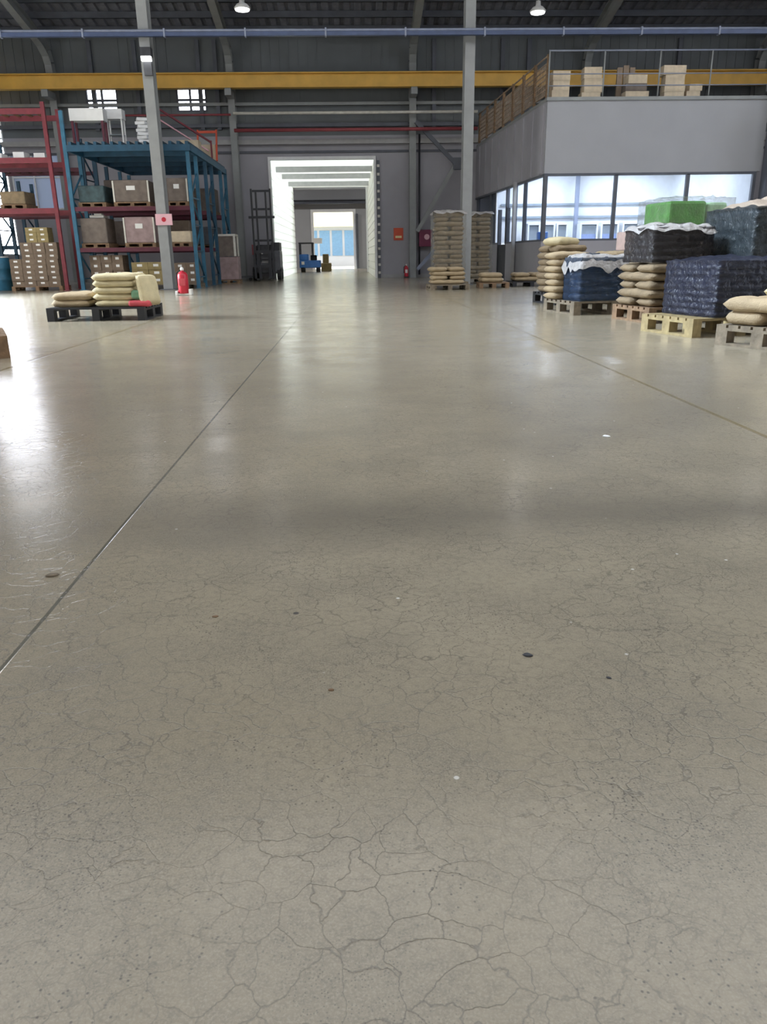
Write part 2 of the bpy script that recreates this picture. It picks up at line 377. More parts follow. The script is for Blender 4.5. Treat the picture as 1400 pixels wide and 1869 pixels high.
# windows
def window(name, wn, mull_x, mull_z, pane, fm='white_paint', t=.05):
    x0, x1, z0, z1 = wn; b = MB(); y0, y1 = BW+.0, BW+.1
    b.box(x0, x0+t, y0, y1, z0, z1).box(x1-t, x1, y0, y1, z0, z1).box(x0+t, x1-t, y0, y1, z0, z0+t).box(x0+t, x1-t, y0, y1, z1-t, z1)
    for q in mull_x: b.box(q-t/2, q+t/2, y0, y1, z0+t, z1-t)
    for q in mull_z: b.box(x0+t, x1-t, y0+.01, y1-.01, q-t/2, q+t/2)
    o = struct(b.build(name, fm)); MB().box(x0, x1, BW+.06, BW+.075, z0, z1).build('pane', pane, o); return o
window('window_1', WIN[0], (-13.4,), (3.0, 5.0), 'glass')
window('window_2', WIN[1], (-11.5,), (3.7,), 'translucent_grey')
window('window_3', WIN[2], (-8.72,), (6.2,), 'glass', 'steel_dark', .07)
window('window_4', WIN[3], (-5.6,), (6.2,), 'glass', 'steel_dark', .07)

# ---------------------------------------------------------------- white passage to the next hall
TX0, TX1, TY0, TY1, TZ = -2.87, 0.94, 31.0, 43.0, 4.2
lw = MB(); z = 0.0
while z < TZ - .01:
    h = min(.30, TZ - z); lw.box(TX0-.06, TX0, TY0+.15, TY1, z, z+h-.035); lw.box(TX0-.06, TX0-.035, TY0+.15, TY1, z+h-.035, z+h); z += h
struct(lw.build('wall_passage_left', 'translucent_white'))
lw = MB(); z = 0.0
while z < TZ - .01:
    h = min(.30, TZ - z); lw.box(TX1, TX1+.06, TY0+.15, TY1, z, z+h-.035); lw.box(TX1+.035, TX1+.06, TY0+.15, TY1, z+h-.035, z+h); z += h
struct(lw.build('wall_passage_right', 'translucent_white'))
struct(MB().box(TX0-.06, TX1+.06, TY0+.15, TY1, TZ, TZ+.04).build('ceiling_passage', 'translucent_white'))
for i, y in enumerate((33.2, 36.0, 39.6)):
    tag(MB().box(TX0, TX1, y, y+.16, TZ-.20, TZ).build('ceiling_beam', 'steel_light'),
        ['pale cross beam under the passage roof, nearest the hall', 'pale cross beam in the middle of the passage roof', 'pale cross beam at the far end of the passage roof'][i], 'beam')
o = MB().box(TX0-.08, TX0, BW-.08, BW, 0, TZ+.1).box(TX1, TX1+.08, BW-.08, BW, 0, TZ+.1).box(TX0, TX1, BW-.08, BW, TZ, TZ+.1).build('door_1', 'white_paint'); struct(o)
t = thing('door_track', 'dark vertical door track with pale brackets right of the white doorway', 'door track', (1.10, BW-.06, 0))
MB().box(-.05, .05, -.03, .03, 0, 4.15).build('track', 'steel_dark', t)
for k in range(14): MB().box(-.045, .045, -.06, -.03, .15+.29*k, .24+.29*k).build('bracket', 'pipe_white', t)
# inner wall of the next hall
wall_y('wall_far_hall_near', 43.0, 43.2, -14, 12, 0, 7.5, [(-2.9, .86, 0, 4.12)], 'wall_paint')
t2 = MB().box(-3.02, -2.9, 42.9, 43.2, 0, 4.2).box(.86, .94, 42.9, 43.2, 0, 4.2).build('door_2', 'white_paint'); struct(t2)
wall_y('wall_far', 55.0, 55.2, -14, 12, 0, 7.5, [(-2.42, .22, 0, 3.62)], 'office_paint')
struct(MB().box(-2.6, -2.42, 54.94, 55.0, 0, 3.8).box(.22, .4, 54.94, 55, 0, 3.8).box(-2.42, .22, 54.94, 55.0, 3.62, 3.8).build('door_3', 'white_paint'))
struct(MB().box(-14.2, -14, 43, 55.2, 0, 7.5).box(12, 12.2, 43, 55.2, 0, 7.5).build('wall_far_hall_sides', 'wall_paint'))
struct(MB().box(-14.2, 12.2, 43, 55.2, 7.5, 7.6).build('ceiling_far_hall', 'upper_sheet'))
tag(MB().box(-6, 6, 54.5, 54.65, 4.15, 4.32).box(-6, 6, 54.35, 54.8, 4.32, 4.36).box(-6, 6, 54.35, 54.8, 4.11, 4.15).build('wall_beam', 'steel_dark'), 'dark steel beam across the far hall wall above its bright door', 'beam')
tag(MB().box(-2.5, -1.9, 54.93, 54.98, 1.65, 2.0).build('notice_board', 'label_white'), 'small white notice board on the far hall wall left of bright door', 'board')
tag(MB().box(.42, .56, 54.8, 54.94, 0, 3.5).build('door_guide', 'steel_dark'), 'grey vertical guide right of the farthest bright doorway', 'door guide')
# outside yard
struct(MB().box(-25, 25, 55.4, 90, -.2, -.02).build('ground_yard', 'yard'))
t = thing('yard_building', 'pale cream building with bluish windows seen outside the farthest door', 'building', (-1.2, 72, -.02))
MB().box(-9, 9, 0, 3, 0, 7).build('wall', 'office_paint', t)
MB().box(-9, 9, -.6, 0, 3.3, 4.6).build('canopy', 'cream', t)
for k in range(5):
    f = MB().box(-2.6+k*1.1, -1.7+k*1.1, -.06, 0, .9, 3.0).build('window', 'facade_blue', t)
# blue machine and pallet load in the next hall
t = thing('tow_tractor', 'small blue industrial truck with dark overhead frame in the next hall', 'truck', (-2.25, 45.6, 0))
MB().box(-.62, .55, -.4, .8, .22, .62).box(-.62, -.1, -.35, .8, .62, .95).build('body', 'blue_body', t, bevel=.04)
MB().box(-.5, -.34, -.42, -.40, .40, .56).build('headlamp', 'label_white', t)
MB().box(.0, .35, -.1, .2, .62, .9).build('seat', 'black_rubber', t, bevel=.04)
f = MB()
for sx in (-.58, .12): f.bar((sx, -.3, .9), (sx, -.3, 1.55), .07, .07).bar((sx, .7, .9), (sx, .7, 1.55), .07, .07)
f.box(-.63, .18, -.36, .76, 1.5, 1.57); f.build('overhead_guard', 'machine_dark', t)
for sx in (-.45, .4):
    for sy in (-.2, .6): MB().tube((sx-.1, sy, .2), (sx+.1, sy, .2), .2, 16).build('wheel', 'black_rubber', t)
tag(MB().box(-1.75, -1.15, 47.6, 48.3, 0, .45).box(-1.65, -1.3, 47.7, 48.2, .45, .95).build('covered_crate', 'ochre', bevel=.04), 'low brownish crate beside the blue truck in the next hall', 'crate')

# ---------------------------------------------------------------- roof frames, purlins
FX = (-10.3, -4.08, 2.36, 8.6, 14.9)
fl_ = ['behind the red rack', 'left of the white doorway', 'right of the white doorway', 'behind the office block', 'at the far right end']
for i, X in enumerate(FX):
    t = thing('roof_frame', 'grey steel portal frame with curved haunch, ' + fl_[i], 'steel frame', (X, 30.75, 0), 0, None)
    MB().box(-.12, .12, -.19, -.165, 0, 7.0).box(-.12, .12, .165, .19, 0, 7.0).box(-.012, .012, -.165, .165, 0, 7.0).build('column', 'steel_grey', t)
    pts = [(30.75-30.75, 6.95), (-.05, 7.3), (-.25, 7.6), (-.7, 7.85), (-1.5, 8.05), (-3.2, 8.42), (-20.7, 11.95)]
    MB().ibeam_path(pts, 0, .24, .34).build('rafter', 'steel_grey', t)
    MB().ibeam_path([(-20.7, 11.95), (-42.6, 7.85)], 0, .24, .34).build('rafter', 'steel_grey', t)
yy = 30.4; k = 0
pl = ['first', 'second', 'third', 'fourth']
while yy > 20:
    z = roof_z(yy) - .02
    tag(MB().box(-18, 19, yy-.03, yy+.03, z-.2, z-.005).box(-18, 19, yy-.08, yy+.03, z-.2, z-.185).build('roof_purlin', 'steel_dark'),
        (pl[k] if k < 4 else 'later') + ' dark roof purlin counted from the back wall', 'purlin', 'roof purlins')
    if k >= 4: pass
    yy -= .95; k += 1
    if k > 3: break
tag(MB().box(-1.15, 1.7, 30.28, 30.38, 8.06, 8.14).build('light_strip', 'label_white'), 'thin pale strip under the roof edge near the centre lamp', 'light strip')
for k, X in enumerate((-8.95, -7.4, -5.2, -4.6, 3.15, 5.6, 6.55, 12.0)):
    tag(MB().box(X-.07, X+.07, BW-.16, BW-.02, 5.2, 8.05).build('wall_post', 'steel_dark'),
        ['dark wall post above the red rack', 'dark wall post between the two upper windows', 'dark wall post just right of the upper windows', 'dark wall post left of the second steel frame',
         'dark wall post right of the centre frame', 'dark thin wall post left of the mezzanine', 'dark wall post behind the mezzanine corner', 'dark wall post behind the carton stacks'][k], 'wall post')
# crane beam and services along the back wall
t = thing('crane_runway_beam', 'long yellow crane beam running across the hall below the roof', 'crane beam', (0, 29.9, 6.35))
MB().box(-18, 19, -.02, .02, .03, .43).box(-18, 19, -.15, .15, 0, .03).box(-18, 19, -.15, .15, .43, .46).build('beam', 'crane_yellow', t)
MB().box(-18, 19, -.03, .03, .46, .50).build('rail', 'ochre', t)
for X in FX: MB().box(X-.11, X+.11, -.1, .65, -.22, 0).build('bracket', 'steel_grey', t)
tag(MB().tube((-4.0, 30.25, 5.63), (4.65, 30.25, 5.63), .05).build('pipe', 'pipe_white', smooth=True), 'thin white pipe crossing the back wall above the doorway', 'pipe')
tag(MB().tube((-9.3, 30.3, 5.6), (-4.1, 30.3, 5.6), .035).build('pipe', 'pipe_red', smooth=True), 'thin dull red pipe above the blue rack', 'pipe')
tag(MB().tube((-4.0, 30.2, 5.08), (4.65, 30.2, 5.08), .06).build('pipe', 'pipe_red', smooth=True), 'thick dark red sprinkler pipe above the white doorway', 'pipe')
for z, h, c, l in ((6.02, .10, 'steel_grey', 'grey wall girt just below the yellow beam'), (5.33, .12, 'steel_dark', 'dark wall girt between the white and red pipes'),
                (4.78, .16, 'steel_light', 'pale grey wall girt just below the red pipe'), (6.98, .1, 'steel_dark', 'dark wall girt above the yellow beam')):
    tag(MB().box(-18, 19, BW-.2, BW-.02, z-h/2, z+h/2).build('wall_girt', c), l, 'girt')
t = thing('cable_tray', 'long blue cable tray with pale pipe spanning between the tall columns', 'cable tray', (0, 22.05, 6.05))
MB().box(-13, 15, -.06, .06, 0, .09).build('tray', 'pipe_blue', t)
MB().tube((-13, 0, .125), (15, 0, .125), .035).build('pipe', 'pipe_pale', t, smooth=True)
for k in range(14): MB().box(-12.5+2*k, -12.46+2*k, -.07, .07, -.02, .17).build('clamp', 'pipe_pale', t)
# braces at the centre frame
t = thing('wall_brace', 'grey K-shaped steel brace right of the centre frame', 'brace', (2.36, 30.4, 0))
MB().bar((.1, 0, 5.35), (1.55, 0, 3.95), .1, .14).build('brace_arm', 'steel_dark', t)
MB().bar((1.55, 0, 3.95), (.15, 0, 1.65), .1, .14).build('brace_arm', 'steel_grey', t)
MB().bar((.15, 0, .3), (1.0, 0, 1.2), .1, .12).build('brace_arm', 'pipe_pale', t)
MB().box(1.45, 1.75, -.1, .1, 3.75, 4.15).build('gusset', 'steel_dark', t)
tag(MB().tube((2.62, 30.8, 0.1), (2.62, 30.8, 5.0), .035).build('downpipe', 'machine_dark', smooth=True), 'thin black vertical pipe beside the centre frame', 'pipe')

# ---------------------------------------------------------------- tall hall columns
def column(X, Y, label):
    t = thing('steel_column', label, 'column', (X, Y, 0))
    top = roof_z(Y) - .5
    MB().box(-.13, .13, -.20, -.18, .02, top).box(-.13, .13, .18, .20, .02, top).box(-.01, .01, -.18, .18, .02, top).build('shaft', 'column_grey', t)
    MB().box(-.2, .2, -.26, .26, 0, .02).build('base_plate', 'steel_dark', t)
    return t
column(-5.02, 22.35, 'tall grey steel column in front of the blue rack')
column(3.2, 22.5, 'tall grey steel column between the wrapped sack stacks and the office')
t = thing('column_sign', 'pale pink square sign with red mark on the left column', 'sign', (-4.95, 22.1, 1.66))
pn = MB().box(-.22, .22, -.02, 0, 0, .28).build('panel', 'pink_sign', t)
MB().tube((0, -.025, .14), (0, -.02, .14), .06, 16).build('mark', 'red_paint', pn)
MB().box(-.15, .15, 0, .06, .05, .2).build('bracket', 'steel_dark', t)
t = thing('column_floodlight', 'small white floodlight with dark bracket high on the left column', 'floodlight', (-4.97, 22.07, 5.50))
MB().box(-.12, .12, -.16, -.04, 0, .10).build('lens', 'lamp_glow', t)
MB().box(-.13, .13, -.15, .08, .10, .30).build('housing', 'machine_dark', t)
MB().box(-.1, .1, -.04, .08, -.3, .0).build('bracket', 'machine_grey', t)

# ---------------------------------------------------------------- high bay lamps
def lamp(X, Y, z, label, group=None):
    t = thing('high_bay_lamp', label, 'lamp', (X, Y, z), 0, group)
    MB().lathe([(.23, 0), (.24, .03), (.16, .12), (.08, .16), (.07, .28), (.02, .30)], 20).build('housing', 'label_white', t, smooth=True)
    MB().lathe([(.20, -.035), (.215, -.0)], 20).build('lens', 'lamp_glow', t, smooth=False)
    MB().tube((0, 0, .29), (0, 0, roof_z(Y) - z - .02), .012, 6).build('suspension_rod', 'steel_light', t)
    l = bpy.data.lights.new('lamp_light', 'AREA'); l.shape = 'DISK'; l.size = .42; l.energy = LAMP_W; l.color = (1.0, .97, .92)
    lo = bpy.data.objects.new('lamp_light', l); COL.objects.link(lo); lo.parent = t; lo.location = (0, 0, -.045)
lamp(-2.97, 26.0, 7.68, 'bright round ceiling lamp hanging above left of the white doorway')
lamp(5.72, 26.0, 7.58, 'bright round ceiling lamp hanging left above the mezzanine')
for X in (-11.6, 14.3): lamp(X, 26, 7.65, 'round ceiling lamp at the far ' + ('left' if X < 0 else 'right') + ' end of the back row', 'other hall lamps')
for X in (-7, 5):
    t = thing('high_bay_lamp', 'round ceiling lamp on the ' + ('left' if X < 0 else 'right') + ' of the next hall', 'lamp', (X, 49, 6.6), 0, 'next hall lamps')
    MB().lathe([(.23, 0), (.24, .03), (.16, .12), (.07, .28), (.06, .9)], 20).build('housing', 'label_white', t)
    l = bpy.data.lights.new('lamp_light', 'AREA'); l.shape = 'DISK'; l.size = .42; l.energy = HALL2_W; l.color = (1, .97, .93)
    lo = bpy.data.objects.new('lamp_light', l); COL.objects.link(lo); lo.parent = t; lo.location = (0, 0, -.03)

# ================================================================ OFFICE BLOCK WITH MEZZANINE
OX, OY, OX1 = 5.2, 22.0, 10.95
SA = math.atan(.05); SL = 9.0
struct(MB().box(OX, OX1, OY, OY+.15, 0, 1.12).build('wall_office_lower', 'wall_paint'))
struct(MB().box(OX, OX1+.1, OY, OY+.15, 2.82, 4.55).build('wall_office_upper', 'office_paint'))
struct(MB().box(OX-.03, OX1+.13, OY-.04, OY+.2, 4.55, 4.63).build('trim_2', 'steel_grey'))
def side(name, b, m, parent=None):
    o = b.build(name, m, parent, (OX, OY, 0), SA); return o
b = MB().box(0, .12, .15, 4.0, 0, 1.12).box(0, .12, 5.2, SL, 0, 1.12)
struct(side('wall_office_side_lower', b, 'wall_paint'))
b = MB().box(0, .12, .15, SL, 2.82, 4.55)
for k in range(9): b.box(-.03, 0, .3+k, .5+k, 2.84, 4.5)
struct(side('wall_office_side_upper', b, 'wall_paint'))
struct(side('trim_3', MB().box(-.005, .12, .2, SL, 4.55, 4.63), 'steel_grey'))
# glazing
w5 = MB().box(OX, OX+.1, OY-.02, OY+.12, 1.12, 2.82).box(7.11, 7.2, OY, OY+.1, 1.16, 2.78).box(9.06, 9.15, OY, OY+.1, 1.16, 2.78).box(OX1-.08, OX1, OY, OY+.1, 1.12, 2.82)
w5.box(OX+.1, OX1-.08, OY, OY+.12, 2.76, 2.82).box(OX+.1, OX1-.08, OY, OY+.12, 1.12, 1.17)
o = struct(w5.build('window_5', 'steel_dark')); MB().box(OX+.1, OX1-.08, OY+.05, OY+.06, 1.16, 2.78).build('pane', 'glass', o)
b = MB()
for tt, w_ in ((2.0, .09), (3.12, .08), (4.12, .12), (6.47, .08), (8.6, .1)): b.box(0, .1, tt-w_/2, tt+w_/2, 1.12, 2.82)
b.box(0, .1, .15, SL, 2.76, 2.82).box(0, .1, .15, 4.0, 1.12, 1.17).box(0, .1, 5.2, SL, 1.12, 1.17)
o = struct(side('window_6', b, 'steel_dark'))
g = MB().box(.05, .06, .15, SL, 1.16, 2.78).build('pane', 'glass', o)
o = struct(side('door_4', MB().box(.0, .12, 4.0, 4.1, 0, 2.2).box(.0, .12, 5.12, 5.2, 0, 2.2).box(.03, .09, 4.1, 5.12, .04, 1.1), 'machine_dark'))
tag(side('office_post', MB().box(-.12, -.03, 2.7, 2.82, 0, 2.85), 'steel_light'), 'slim pale post standing against the office side wall', 'post')
# interior
struct(MB().box(4.95, OX1, 27.6, 27.7, 0, 3.5).build('wall_office_back', 'white_paint'))
struct(MB().box(OX1-.05, OX1, OY+.15, 27.6, 0, 1.1).box(OX1-.05, OX1, OY+.15, 27.6, 1.1, 3.5).build('wall_office_right', 'white_paint'))
struct(MB().box(5.3, OX1-.05, OY+.15, 31.0, 3.5, 3.55).build('ceiling_office', 'white_paint'))
struct(MB().box(5.3, OX1+.1, OY+.2, 30.95, 4.5, 4.625).build('floor_mezzanine', 'steel_grey'))
for k, (X, Y) in enumerate(((6.4, 24.0), (9.2, 24.0), (6.4, 26.2), (9.2, 26.2))):
    t = thing('office_light_panel', 'white ceiling light panel in the office, ' + ('front left', 'front right', 'back left', 'back right')[k], 'ceiling light', (X, Y, 3.45))
    MB().box(-.6, .6, -.2, .2, 0, .05).build('diffuser', 'panel_glow', t)
    l = bpy.data.lights.new('panel_light', 'AREA'); l.shape = 'RECTANGLE'; l.size = 1.2; l.size_y = .4; l.energy = OFFICE_W; l.color = (.82, .91, 1.0)
    lo = bpy.data.objects.new('panel_light', l); COL.objects.link(lo); lo.parent = t; lo.location = (0, 0, -.01)
for z, l in ((2.36, 'upper pale rail along the office back wall'), (1.96, 'lower pale rail along the office back wall')):
    tag(MB().box(5.1, 10.8, 27.52, 27.58, z-.03, z+.04).build('wall_rail', 'pane_grey'), l, 'rail')
tag(MB().box(7.55, 7.67, 27.3, 27.42, 0, 3.5).build('office_pillar', 'pipe_pale'), 'thin bluish pillar inside the office', 'pillar')
cab = None
cx = [(6.1, .42), (6.62, .38), (7.05, .38), (7.95, .60), (8.65, .60), (9.35, .55), (10.0, .55)]
cl = ['leftmost', 'second from left', 'just left of the pillar', 'just right of the pillar', 'wide and second right of the pillar', 'third right of the pillar', 'rightmost']
for (X, W), l in zip(cx, cl):
    t = thing('glazed_cabinet', 'white glazed cabinet inside the office, ' + l, 'cabinet', (X, 27.1, 0))
    MB().box(-W/2, W/2, -.2, .2, 0, 1.2).box(-W/2, -W/2+.05, -.22, .2, 1.2, 1.75).box(W/2-.05, W/2, -.22, .2, 1.2, 1.75).box(-W/2+.05, W/2-.05, -.22, .2, 1.7, 1.75).box(-W/2+.05, W/2-.05, .1, .2, 1.2, 1.7).build('body', 'white_paint', t)
    MB().box(-W/2+.05, W/2-.05, -.15, -.14, 1.22, 1.68).build('pane', 'pane_grey' , t)
    if W > .5: MB().box(-W/2+.06, W/2-.06, -.17, -.16, 1.24, 1.40).build('binder_row', 'binder_blue', t)
t = thing('water_cooler', 'blue box standing in the office behind its corner window', 'box', (5.75, 24.2, 0))
MB().box(-.2, .2, -.2, .2, 0, 1.15).build('base', 'white_paint', t); MB().box(-.14, .14, -.14, .14, 1.15, 1.42).build('bottle', 'blue_body', t, bevel=.03)
# right end
tag(MB().box(11.08, 11.3, 21.7, 22.0, 0, 6.6).build('steel_post', 'steel_dark'), 'dark steel post at the right end of the office front', 'post')
tag(MB().box(11.05, 11.5, 20.6, 20.9, 0, 4.5).build('wall_post', 'office_paint'), 'pale post cut off by the right edge of the view', 'post')
# railings
t = thing('mezzanine_railing', 'grey pipe railing along the front edge of the mezzanine', 'railing', (OX, OY+.1, 4.63))
for z, r in ((1.08, .02), (.55, .014), (.28, .014)): MB().tube((0, 0, z), (5.9, 0, z), r, 8).build('rail', 'pipe_pale', t, smooth=True)
for X in (0.02, 1.45, 2.9, 4.25, 5.85): MB().tube((X, 0, 0), (X, 0, 1.08), .02, 8).build('post', 'steel_grey', t, smooth=True)
t = thing('side_railing', 'brown mesh railing running back along the mezzanine side', 'railing', (OX, OY, 4.63), SA)
for z in (1.0, .1): MB().tube((.03, .1, z), (.03, SL-.1, z), .022, 8).build('rail', 'mesh_tan', t)
for k in range(8): MB().box(-.01, .06, .15+1.2*k, .23+1.2*k, 0, 1.02).build('post', 'wood_brown', t)
mb = MB(); q = .2
while q < SL-.2: mb.box(.022, .036, q, q+.035, .12, .85); q += .13
for z in (.22, .34, .46, .58, .70, .82): mb.box(.02, .034, .15, SL-.15, z, z+.03)
mb.build('mesh', 'mesh_tan', t)

# ---------------------------------------------------------------- cartons
def carton_meshes(n, sx, sy, sz, body, lab=True):
    b = MB().box(-sx/2, sx/2, -sy/2, sy/2, 0, sz).mesh('carton'); b.materials.append(M[body])
    tp = MB().box(-sx/2-.002, sx/2+.002, -.025, .025, sz-.001, sz+.002).mesh('tape'); tp.materials.append(M['tape'])
    lb = MB().box(-sx*.16, sx*.16, -sy/2-.003, -sy/2+.001, sz*.42, sz*.75).mesh('label'); lb.materials.append(M['label_white'])
    return b, tp, lb
CT = {}
def carton(kind, dims, body, loc, rz, label, group, sheet=True):
    if kind not in CT: CT[kind] = carton_meshes(kind, *dims, body)
    b, tp, lb = CT[kind]
    t = link('carton', b, None, None, loc, rz); tag(t, label, 'carton', group)
    link('tape', tp, None, t)
    if sheet: link('label', lb, None, t)
    return t
rnd = random.Random(5)
# stacks on the mezzanine (piles of boards / flat cartons)
MZ = 4.63
piles = [(5.58, [(.46, .34, .22, 'carton_pale'), (.44, .34, .22, 'carton_pale'), (.46, .34, .22, 'carton_pale')], 'left end of the mezzanine front'),
         (6.43, [(.50, .34, .16, 'carton_pale'), (.5, .34, .15, 'carton_pale'), (.48, .34, .17, 'carton_pale'), (.46, .34, .26, 'carton_pale')], 'mezzanine, second pile from the left'),
         (7.62, [(.62, .34, .18, 'carton_pale'), (.56, .34, .18, 'carton_dim'), (.50, .34, .20, 'carton_pale')], 'mezzanine, middle pile'),
         (8.6, [(.52, .34, .16, 'carton_pale'), (.54, .34, .15, 'carton_pale'), (.50, .34, .24, 'carton_pale'), (.60, .34, .22, 'carton_pale')], 'mezzanine, tallest pile on the right'),
         (9.15, [(.36, .3, .18, 'carton_pale'), (.34, .3, .16, 'carton_pale')], 'mezzanine, low pile at the right end')]
nm = ['bottom', 'second', 'third', 'top']
for X, layers, where in piles:
    z = MZ
    for i, (sx, sy, sz, body) in enumerate(layers):
        lv = 'top' if i == len(layers)-1 else nm[i]
        carton((sx, sy, sz, body), (sx, sy, sz), body, (X + rnd.uniform(-.03, .03), OY+.45, z), rnd.uniform(-.05, .05), f'pale carton, {lv} one on the {where}', None, False)
        z += sz + .002
t = thing('upright_bundle', 'bundle of brown boards standing upright on the mezzanine behind the middle pile', 'boards', (7.5, 22.95, MZ))
for k in range(3): MB().box(-.24+.17*k, -.10+.17*k, -.03, .03, 0, .86+.05*(k % 2)).build('board', 'mesh_tan', t)

# ================================================================ PALLETS
def make_pallet(L, W, H, m, label, loc, rz, style='wood'):
    """origin at the near left corner, +x along the long front face"""
    t = thing('pallet', label, 'pallet', loc, rz)
    d = .025
    nb = 7
    for k in range(nb):
        y = k*(W-.1)/(nb-1); MB().box(0, L, y, y+.1, H-d, H).build('deck_board', m, t)
    for x in (0, (L-.1)/2, L-.1):
        MB().box(x, x+.1, 0, W, H-2*d, H-d).build('stringer_board', m, t)
        for y in (0, (W-.12)/2, W-.12): MB().box(x, x+.1, y, y+.12, d, H-2*d).build('block', m, t)
        MB().box(x, x+.1, 0, W, 0, d).build('bottom_board', m, t)
    return t

def frame_pt(loc, rz, x, y):
    c, s = math.cos(rz), math.sin(rz); return (loc[0] + c*x - s*y, loc[1] + s*x + c*y)

# ---------------------------------------------------------------- sacks
def sack_mesh(L, W, H, seed, crumple=.012):
    nu, nv = 16, 11; b = MB(); rr = random.Random(seed); off = Vector((rr.uniform(0, 50), rr.uniform(0, 50), 0))
    def pt(i, j, s):
        u = -1 + 2*i/nu; v = -1 + 2*j/nv
        e = (1-abs(u)**9)**.5 * (1-abs(v)**6)**.5 if abs(u) < 1 and abs(v) < 1 else 0
        x = u*L/2*(1-.05*abs(v)**3); y = v*W/2*(1-.07*abs(u)**4)
        n = noise.noise(Vector((x*7, y*7, s*3)) + off)
        z = H/2 + s*H/2*e*(1+.15*n*0)
        z += (n*crumple*1.6)*(1 if s > 0 else .2)*max(e, .25)
        x += n*crumple*.6; y += noise.noise(Vector((y*9, x*9, 4)) + off)*crumple*.8
        return Vector((x, y, max(z, 0) if s < 0 else z))
    top = {}; bot = {}
    for i in range(nu+1):
        for j in range(nv+1):
            p = pt(i, j, 1); top[i, j] = len(b.v); b.v.append(p)
            if i in (0, nu) or j in (0, nv): bot[i, j] = top[i, j]
            else: bot[i, j] = len(b.v); b.v.append(pt(i, j, -1))
    for i in range(nu):
        for j in range(nv):
            b.f.append((top[i, j], top[i+1, j], top[i+1, j+1], top[i, j+1]))
            b.f.append((bot[i, j], bot[i, j+1], bot[i+1, j+1], bot[i+1, j]))
    return b.mesh('sack', True)
SK = {}
def sack(m, L, W, H, loc, rz, parent=None, label=None, group=None, name='sack', tilt=None, seed=0):
    key = (m, L, W, H, seed % 3)
    if key not in SK: me = sack_mesh(L, W, H, seed % 3 + 7); me.materials.append(M[m]); SK[key] = me
    o = link(name, SK[key], None, parent, loc, rz)
    if tilt: o.rotation_euler = (tilt[0], tilt[1], rz)
    if label: tag(o, label, 'sack', group)
    return o

def sack_layers(org, rz, z0, L, W, layers, m, H=.10, label=None, group=None, parent=None, jitter=.02, toplabel=None, nx=None, seed=0):
    """layers of sacks filling an L x W footprint; odd layers turned"""
    r = random.Random(seed); z = z0; step = H*.92
    for k in range(layers):
        turn = k % 2
        if turn == 0: cols = nx or max(1, round(L/.62)); rows = max(1, round(W/.42))
        else: cols = nx or max(1, round(L/.42)); rows = max(1, round(W/.62))
        if nx: rows = max(1, round(W/.42))
        dx, dy = L/cols, W/rows
        for i in range(cols):
            for j in range(rows):
                px, py = (i+.5)*dx + r.uniform(-jitter, jitter), (j+.5)*dy + r.uniform(-jitter, jitter)*.5
                if dx >= dy: sl, sw, a = dx*.97, dy*.97, 0
                else: sl, sw, a = dy*.97, dx*.97, math.pi/2
                sl = round(sl, 3); sw = round(sw, 3)
                if parent is None:
                    X, Y = frame_pt(org, rz, px, py); lab = label
                    if k == layers-1 and toplabel: lab = toplabel
                if label:
                    pos = ('front ' if j == 0 else 'rear ') if rows > 1 else ''
                    if cols > 1: pos += 'left ' if i == 0 else ('right ' if i == cols-1 else 'middle ')
                    od = 'top' if k == layers-1 else ('first', 'second', 'third', 'fourth', 'fifth', 'sixth', 'seventh')[k]
                    lab = pos + (od + '-layer ' if 'layer' not in lab and not lab.startswith('top') else '') + lab
                    sack(m, sl, sw, H, (X, Y, z), rz + a + r.uniform(-.05, .05), None, lab, group, seed=r.randint(0, 9))
                else:
                    sack(m, sl, sw, H, (px, py, z-0.0), a + r.uniform(-.04, .04), parent, seed=r.randint(0, 9))
        z += step
    return z

def film_mesh(L, W, z0, z1, seed, amp=.02, sag=.03, LH=.1, lay=0.0):
    """loose wrap: four sides and a crumpled top"""
    b = MB(); n = 16; m = max(12, int((z1-z0)/LH*4)) if lay else 12; rr = Vector((seed*3.1, seed*1.7, 0))
    def P(p): 
        q = noise.noise(p*5 + rr)*amp + noise.noise(p*14 + rr)*amp*.5; return q
    ring = [(i/n, 0) for i in range(n)] + [(1, i/n) for i in range(n)] + [(1-i/n, 1) for i in range(n)] + [(0, 1-i/n) for i in range(n)]
    for k in range(m+1):
        for (u, v) in ring:
            x = -.02 + u*(L+.04); y = -.02 + v*(W+.04); z = z0 + (z1-z0)*k/m
            p = Vector((x, y, z)); d = abs(P(p)) + lay*abs(math.sin(math.pi*z/LH)); dirv = Vector((u-.5, v-.5, 0)).normalized()
            b.v.append(p + dirv*(.004 + d))
    R_ = len(ring)
    for k in range(m):
        for i in range(R_): j = (i+1) % R_; b.f.append((k*R_+i, k*R_+j, (k+1)*R_+j, (k+1)*R_+i))
    base = len(b.v); idx = {}
    for i in range(n+1):
        for j in range(n+1):
            u, v = i/n, j/n
            if i in (0, n) or j in (0, n):
                t_ = ring.index((1.0, 0) if False else (u, v)) if (u, v) in ring else None
            x = -.02 + u*(L+.04); y = -.02 + v*(W+.04); p = Vector((x, y, z1))
            h = 0 if i in (0, n) or j in (0, n) else abs(P(p*1.3))*2.2 + sag*math.sin(math.pi*u)*math.sin(math.pi*v)
            idx[i, j] = len(b.v); b.v.append(p + Vector((0, 0, h)))
    for i in range(n):
        for j in range(n): b.f.append((idx[i, j], idx[i+1, j], idx[i+1, j+1], idx[i, j+1]))
    return b.mesh('stretch_film', True)

